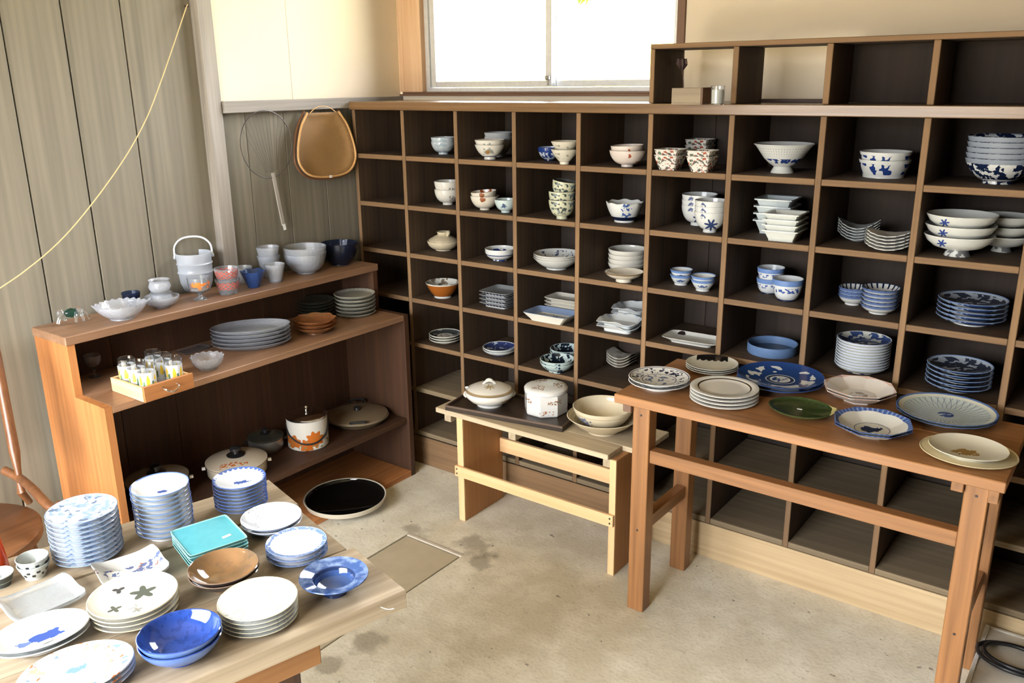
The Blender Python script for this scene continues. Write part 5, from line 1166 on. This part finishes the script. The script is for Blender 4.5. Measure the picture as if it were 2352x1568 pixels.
# ------------------------------------------------------------------ pots in the lower compartment
ZP = ZL
ENAM = lambda nm, R, H: ceramic(nm, (0.58, 0.50, 0.38), [(lambda q: q.noise(40, .58)*q.z.between(H*.1, H*.6), (0.45, 0.36, 0.26))], rough=.2)
def handled_pot(u, v, w, vr, label, lidcol, bodycol, motif=None, steel=False):
    c, R, H, mpp = fit(u, v, w, vr, ZP, .8)
    c[0] = max(min(c[0], UX1-.02-R), UX3+.016+R*1.05)
    p = empty('cooking_pot', (c[0], c[1], ZP+.0003), label, 'pot', rot=(0, 0, face_cam(c)))
    bm = ceramic('pot_body_enamel', bodycol, rough=.22) if not steel else plain('pot_steel', (.35, .34, .30), .3, .8)
    link('body', lathe('pot_body', [(0, 0), (R*.76, 0), (R*.84, .004), (R*.97, H*.4), (R*.97, H), (R*1.0, H+.002), (R*.95, H+.002), (R*.93, H*.4), (R*.8, .008), (0, .006)], 44), bm, p)
    lm = ceramic('pot_lid_enamel', lidcol, [motif(R)] if motif else [], rough=.15) if not steel else SMOKE
    l = link('lid', lathe('pot_lid', [(0, 0), (R*.94, 0), (R*1.01, .002), (R*1.01, .005), (R*.8, R*.12), (R*.4, R*.20), (0, R*.23)], 44), lm, p, (0, 0, H+.0028))
    link('knob', lathe('pot_knob', [(0, 0), (R*.30, 0), (R*.31, R*.02), (R*.10, R*.06), (R*.09, R*.14), (R*.18, R*.17), (R*.18, R*.26), (R*.12, R*.31), (0, R*.32)], 28), BLACK, l, (0, 0, R*.21))
    for s in (-1, 1):
        gv, gf = box_geo(-.012 if s < 0 else 0, 0 if s < 0 else .012, -.005, .005, -.0045, .0045, .001)
        link('handle', mesh_from('pot_handle', gv, gf, smooth=False), PAPER if not steel else BLACK, p, (s*R*1.005, 0, H*.82))
    return p
handled_pot(557, 1118, 136, 1062, 'cream enamel pot with orange flowers and black knob', (.60, .52, .40), (.52, .45, .35), lambda R: (lambda q: q.noise(120, .52)*((q.y+R*.62).abs()).lt(R*.12)*((q.x+R*.1).abs()).lt(R*.45), (.50, .13, .03)))
handled_pot(614, 1046, 80, 1004, 'dark glass-lidded pot behind the cream pot', (.1, .1, .1), (.3, .29, .26), steel=True)
handled_pot(371, 1168, 136, 1100, 'grey lidded pot half hidden behind plate stack', (.34, .29, .22), (.16, .13, .10))
c, R, H, mpp = fit(711, 1037, 92, 955, ZP, 1.0)
cn = empty('canister', (c[0], c[1], ZP+.0003), 'white enamel canister with orange flowers and chrome lid', 'canister', rot=(0, 0, face_cam(c)))
CAN = ceramic('canister_enamel', (0.66, 0.63, 0.56), [(lambda q: flower(R*.30, H*.38, R*.42, 8, 'xz', None, .16)(q)*q.y.lt(0), (.55, .14, .015)), (lambda q: flower(-R*.10, H*.20, R*.34, 7, 'xz', None, .16)(q)*q.y.lt(0), (.50, .12, .015)), (lambda q: flower(-R*.72, H*.32, R*.34, 6, 'xz', None, .16)(q)*q.y.lt(0), (.45, .12, .02)),
    (lambda q: q.noise(110, .60)*q.z.between(H*.06, H*.5)*q.y.lt(0), (.22, .20, .08))], rough=.18)
link('body', lathe('canister_body', [(0, 0), (R*.95, 0), (R, .004), (R, H*.985), (R*.97, H), (R*.94, H*.98), (R*.93, .01), (0, .008)], 48), CAN, cn)
cl = link('lid', lathe('canister_lid', [(0, 0), (R*.99, 0), (R*1.01, .002), (R*1.01, .008), (R*.9, .013), (R*.5, .018), (0, .020)], 48), STEEL, cn, (0, 0, H+.0008))
link('knob', lathe('canister_knob', [(0, 0), (.004, 0), (.0035, .008), (.007, .011), (.008, .016), (.005, .021), (0, .022)], 22), STEEL, cl, (0, 0, .0195))
tube('bail_handle', curve_pts([(-R*1.01, -.004, H*.82), (-R*.88, -R*.55, H*.52), (-R*.35, -R*.98, H*.30), (R*.30, -R*1.02, H*.28), (R*.85, -R*.62, H*.46), (R*1.02, -.004, H*.82)], 6), .0032, BLACK, cn, 8)
c, R, H, mpp = fit(832, 985, 142, 952, ZP, .86)
c[0] = min(c[0], UX1-.02-R); c[1] = min(c[1], UY1-.026-R*1.04)
sk = empty('electric_pan', (c[0], c[1], ZP+.0003), 'shallow lidded pan with black handles at shelf end', 'pan', rot=(0, 0, face_cam(c)))
GOLD = plain('dull_gold_metal', (.38, .30, .18), .35, .6)
link('body', lathe('pan_body', [(0, 0), (R*.78, 0), (R*.84, .004), (R*.95, H), (R*1.0, H+.002), (R*.94, H+.002), (R*.8, .010), (0, .008)], 48), GOLD, sk)
pl = link('lid', lathe('pan_lid', [(0, 0), (R*.96, 0), (R*1.01, .003), (R*.97, .010), (R*.6, .022), (0, .026)], 48), ceramic('pan_lid', (.20, .15, .09), rough=.25), sk, (0, 0, H+.0028))
for s in (-1, 1):
    tube('handle', curve_pts([(-.026, s*R*.93, .012), (-.026, s*R*1.04, .020), (.026, s*R*1.04, .020), (.026, s*R*.93, .012)], 4), .0045, BLACK, pl, 8)
link('knob', lathe('pan_knob', [(0, 0), (.014, 0), (.012, .010), (.006, .014), (0, .014)], 22), BLACK, pl, (0, 0, .0255))
c, R, H, mpp = fit(797, 1192, 188, 1139, .024, .93)
rp = empty('round_pan', (c[0], c[1], .0243), 'large round shallow pan with black inside near floor', 'pan')
link('body', lathe('round_pan_body', [(0, 0), (R*.9, 0), (R*.96, .004), (R, H), (R*.985, H+.002), (R*.955, H), (R*.93, .012), (R*.88, .006), (0, .005)], 64), ceramic('black_white_enamel', (.62, .56, .44), [(lambda q: q.inside*q.r.lt(R*.955), (.006, .005, .004))], rough=.06), rp)

# ------------------------------------------------------------------ things hanging on the left wall
bx_ = XL+.013+.012
cb = on(747, 325, 0, bx_)
wb = empty('winnowing_basket', (bx_, cb[1], cb[2]), 'woven bamboo winnowing basket hanging on the wall rail', 'basket', rot=(0, -.06, -.04))
def weave():
    m, nt, b = new_mat('bamboo_weave'); x = Ctx(nt)
    s1 = (x.y*900).sin(); s2 = (x.z*900).sin(); ww = Sock.m('MULTIPLY', s1, s2)
    o = mix(nt, Sock.m('MULTIPLY_ADD', ww, .35, .5, clamp=True), srgb(130, 96, 58), srgb(192, 150, 98))
    o = mix(nt, x.noise(18, detail=4)*.5, o, srgb(128, 100, 62))
    nt.links.new(o, b.inputs['Base Color']); b.inputs['Roughness'].default_value = .65
    bump(nt, b, ww, .6, .001); return m
BAM = plain('bamboo_rim', srgb(206, 160, 104), .5, scale=40); BAMD = plain('dark_bamboo', srgb(112, 74, 46), .6)
EGG = [(-.072, .106), (-.108, .055), (-.132, -.02), (-.131, -.075), (-.088, -.117), (0, -.129), (.088, -.119), (.131, -.078), (.133, -.02), (.110, .055), (.074, .106)]
_cp = curve_pts([(y, z, 0) for y, z in EGG], 6)
out = [(p[0], p[1]) for p in _cp]; n = len(out)
v = [(0.0-0.0, 0, 0)]; f = []
rings = [(.35, -.014), (.7, -.013), (.9, -.007), (1.0, .004)]
for q, xo in rings: v += [(xo, y*q, z*q) for y, z in out]
v[0] = (-.0145, 0, 0)
for k in range(n): f.append((0, 1+k, 1+(k+1) % n))
for j in range(3):
    for k in range(n):
        k2 = (k+1) % n; f.append((1+j*n+k, 1+(j+1)*n+k, 1+(j+1)*n+k2, 1+j*n+k2))
bed = link('woven_bed', mesh_from('woven_bed', v, f), weave(), wb)
md = bed.modifiers.new('thickness', 'SOLIDIFY'); md.thickness = .002
rim_pts = [(.006, y*1.02, z*1.02) for y, z in out]
tube('rim_hoop', rim_pts, .0042, BAM, wb, 8)
tube('outer_band', [(-.006, y*1.06, z*1.05) for _, y, z in rim_pts], .0046, BAMD, wb, 8)
tube('hanging_loop', curve_pts([(.006, -.062, .106), (.008, -.035, .124), (.008, .0, .130), (.008, .035, .122), (.006, .062, .106)], 5), .0016, BAM, wb, 6)
gv, gf = box_geo(0, .001, -.006, .006, -.136, -.126); link('price_tag', mesh_from('price_tag', gv, gf, smooth=False), PAPER, wb, (.010, 0, 0))
nx = XL+.013
c0 = on(612, 330, 0, nx+.004)
sk = empty('wire_net', (nx+.006, c0[1], c0[2]), 'wire-hooped kitchen net with flat wooden handle on wall', 'net', rot=(.14, 0, 0))
WIRE = plain('dark_wire', (.07, .06, .05), .5, .5)
hoop = [(0, .112*math.sin(t), .115*math.cos(t)-.0*t if math.cos(t) > -.2 else .115*math.cos(t)*1.05) for t in [2*PI*k/40 for k in range(40)]]
tube('hoop', hoop+[hoop[0]], .0018, WIRE, sk, 6)
gs = []
for k in range(-5, 6):
    gs.append(tube_geo([(0, k*.018, math.sqrt(max(.0001, .112**2-(k*.018)**2))), (-.004, k*.012, 0), (-.002, k*.005, -.10)], .00045, 4))
gv, gf = join_geo(*gs); link('netting', mesh_from('netting', gv, gf), WIRE, sk)
gv, gf = box_geo(-.003, .003, -.007, .007, -.30, -.105, .001); hdl = link('handle', mesh_from('net_handle', gv, gf, smooth=False), POSTW['Z'], sk)
gv, gf = box_geo(.0032, .0042, -.006, .006, -.318, -.296); link('price_tag', mesh_from('net_tag', gv, gf, smooth=False), PAPER, sk)
# string from a nail beside the post
px_ = XL-.026
sp = [on(430, 14, 0, px_+.01), on(425, 25, 0, px_+.02), on(372, 180, 0, px_+.05), on(330, 285, 0, px_+.07), on(265, 395, 0, px_+.09), on(160, 530, 0, px_+.10), on(60, 620, 0, px_+.10), on(-60, 700, 0, px_+.08)]
st = tube('string', curve_pts([p-sp[0] for p in sp], 8), .0018, plain('hemp_string', srgb(214, 184, 132), .8), None, 6, tuple(sp[0]))
tag(st, 'slack pale string running down across the plank wall', 'string')
nl = link('wall_nail', lathe('wall_nail', [(0, -.03), (.002, -.03), (.002, 0), (.005, .001), (.004, .003), (0, .004)], 12), NAIL, None, tuple(sp[0]), (0, PI/2, 0))
tag(nl, 'dark nail in plank wall holding the string', 'nail')

# ------------------------------------------------------------------ wooden chair between table and wall
def ch(x, y, D): return CAM+ray(x, y)*D
sw = at(60, 1208, .44)
chair = empty('wooden_chair', (-2.32, -1.70, 0), 'brown wooden armchair behind the plank table at left edge', 'chair', rot=(0, 0, 0))
ob = np.array([-2.32, -1.70, 0])
def cp(x, y, D): return ch(x, y, D)-ob
seat_z = .405
gv, gf = revolve([(0, 0), (.19, 0), (.205, .010), (.205, .030), (.195, .036), (0, .030)], 40, lambda u, r, z: (r*math.cos(u)*1.0, r*math.sin(u)*1.0, z))
link('seat', mesh_from('chair_seat', gv, gf), CHAIRW['Y'], chair, (.02, -.02, seat_z))
for sx in (-1, 1):
    for sy in (-1, 1):
        tube('leg', [(.02+sx*.13, -.02+sy*.13, seat_z+.002), (.02+sx*.145, -.02+sy*.145, .2), (.02+sx*.16, -.02+sy*.16, 0)], [.014, .018, .012], CHAIRW['Z'], chair, 12)
bo = curve_pts([cp(135, 1180, 2.2), cp(105, 1155, 2.22), cp(75, 1123, 2.28), cp(45, 1098, 2.34), cp(10, 1080, 2.36)], 6)
tube('arm_bow', bo, .012, CHAIRW['Y'], chair, 10)
pa, pb2 = cp(45, 1100, 2.34), cp(-12, 800, 2.36)
tube('back_post', [pa, pa*.92+pb2*.08, pa*.8+pb2*.2, pb2], [.007, .009, .014, .013], CHAIRW['Z'], chair, 12)
q0 = cp(52, 1160, 2.33); tube('arm_spindle', [pa, (pa+q0)/2, np.array([pa[0]+.01, pa[1]+.01, seat_z+.034])], [.007, .011, .009], CHAIRW['Z'], chair, 10)
q1 = cp(140, 1185, 2.18); tube('arm_spindle', [np.array([q1[0], q1[1], seat_z+.034]), (q1*2+np.array([q1[0], q1[1], seat_z]))/3, q1], [.009, .011, .008], CHAIRW['Z'], chair, 10)
link('finial', lathe('finial', [(0, 0), (.010, 0), (.006, .010), (.005, .018), (.009, .026), (.007, .034), (0, .038)], 20), CHAIRW['Z'], chair, tuple(q1+np.array([0, 0, .006])))
tube('back_post', [cp(-60, 1100, 2.30), cp(-90, 780, 2.30)], .016, CHAIRW['Z'], chair, 12)

# ------------------------------------------------------------------ pale box and coiled cable on the floor at right
zbx = .085
k0, k1 = at(2246, 1403, zbx), at(2188, 1568, zbx)
bxx = max(float((k0[0]+k1[0])/2), lx[1][1]+.006)
pbx = empty('low_white_box', (bxx, -.42, 0), 'low pale box on the floor beside the table leg', 'box')
PBX = plain('pale_box_board', (.62, .57, .48), .7)
yb0, yb1, xb1 = -.50, float(k0[1]), bxx+.34
yb1 = min(yb1, -.006)
P(pbx, 'side', bxx, bxx+.010, yb0, yb1, 0, zbx, PAPER, .001)
P(pbx, 'side', xb1-.010, xb1, yb0, yb1, 0, zbx, PAPER, .001)
P(pbx, 'end', bxx+.0102, xb1-.0102, yb0, yb0+.010, 0, zbx, PBX, .001)
P(pbx, 'end', bxx+.0102, xb1-.0102, yb1-.010, yb1, 0, zbx, PBX, .001)
P(pbx, 'top', bxx+.0102, xb1-.0102, yb0+.0102, yb1-.0102, zbx-.012, zbx-.004, PBX, .001)
zc = zbx-.004+.0065
cen = at(2305, 1488, zc)+np.array([.035, -.04, 0])
pts = []
for k in range(150):
    t = k/149*2*PI*3.2; rr = .070+.010*math.sin(t*.37)
    pts.append((rr*math.cos(t)*1.15, rr*math.sin(t)*.8, .0005*0+.004*abs(math.sin(t*.5))+k/149*.010))
e = pts[-1]; tip = at(2352, 1340, .42)-cen
pts += [tuple(p) for p in curve_pts([e, (e[0]+.02, e[1]-.02, .05), (e[0]+.03, e[1]-.02, .16), (e[0]+.035, e[1]-.01, .34), (e[0]+.03, e[1], .52)], 8)][1:]
cb_ = tube('cable', pts, .0052, BLACK, None, 8, tuple(cen)); tag(cb_, 'coiled black cable lying on the pale box', 'cable')
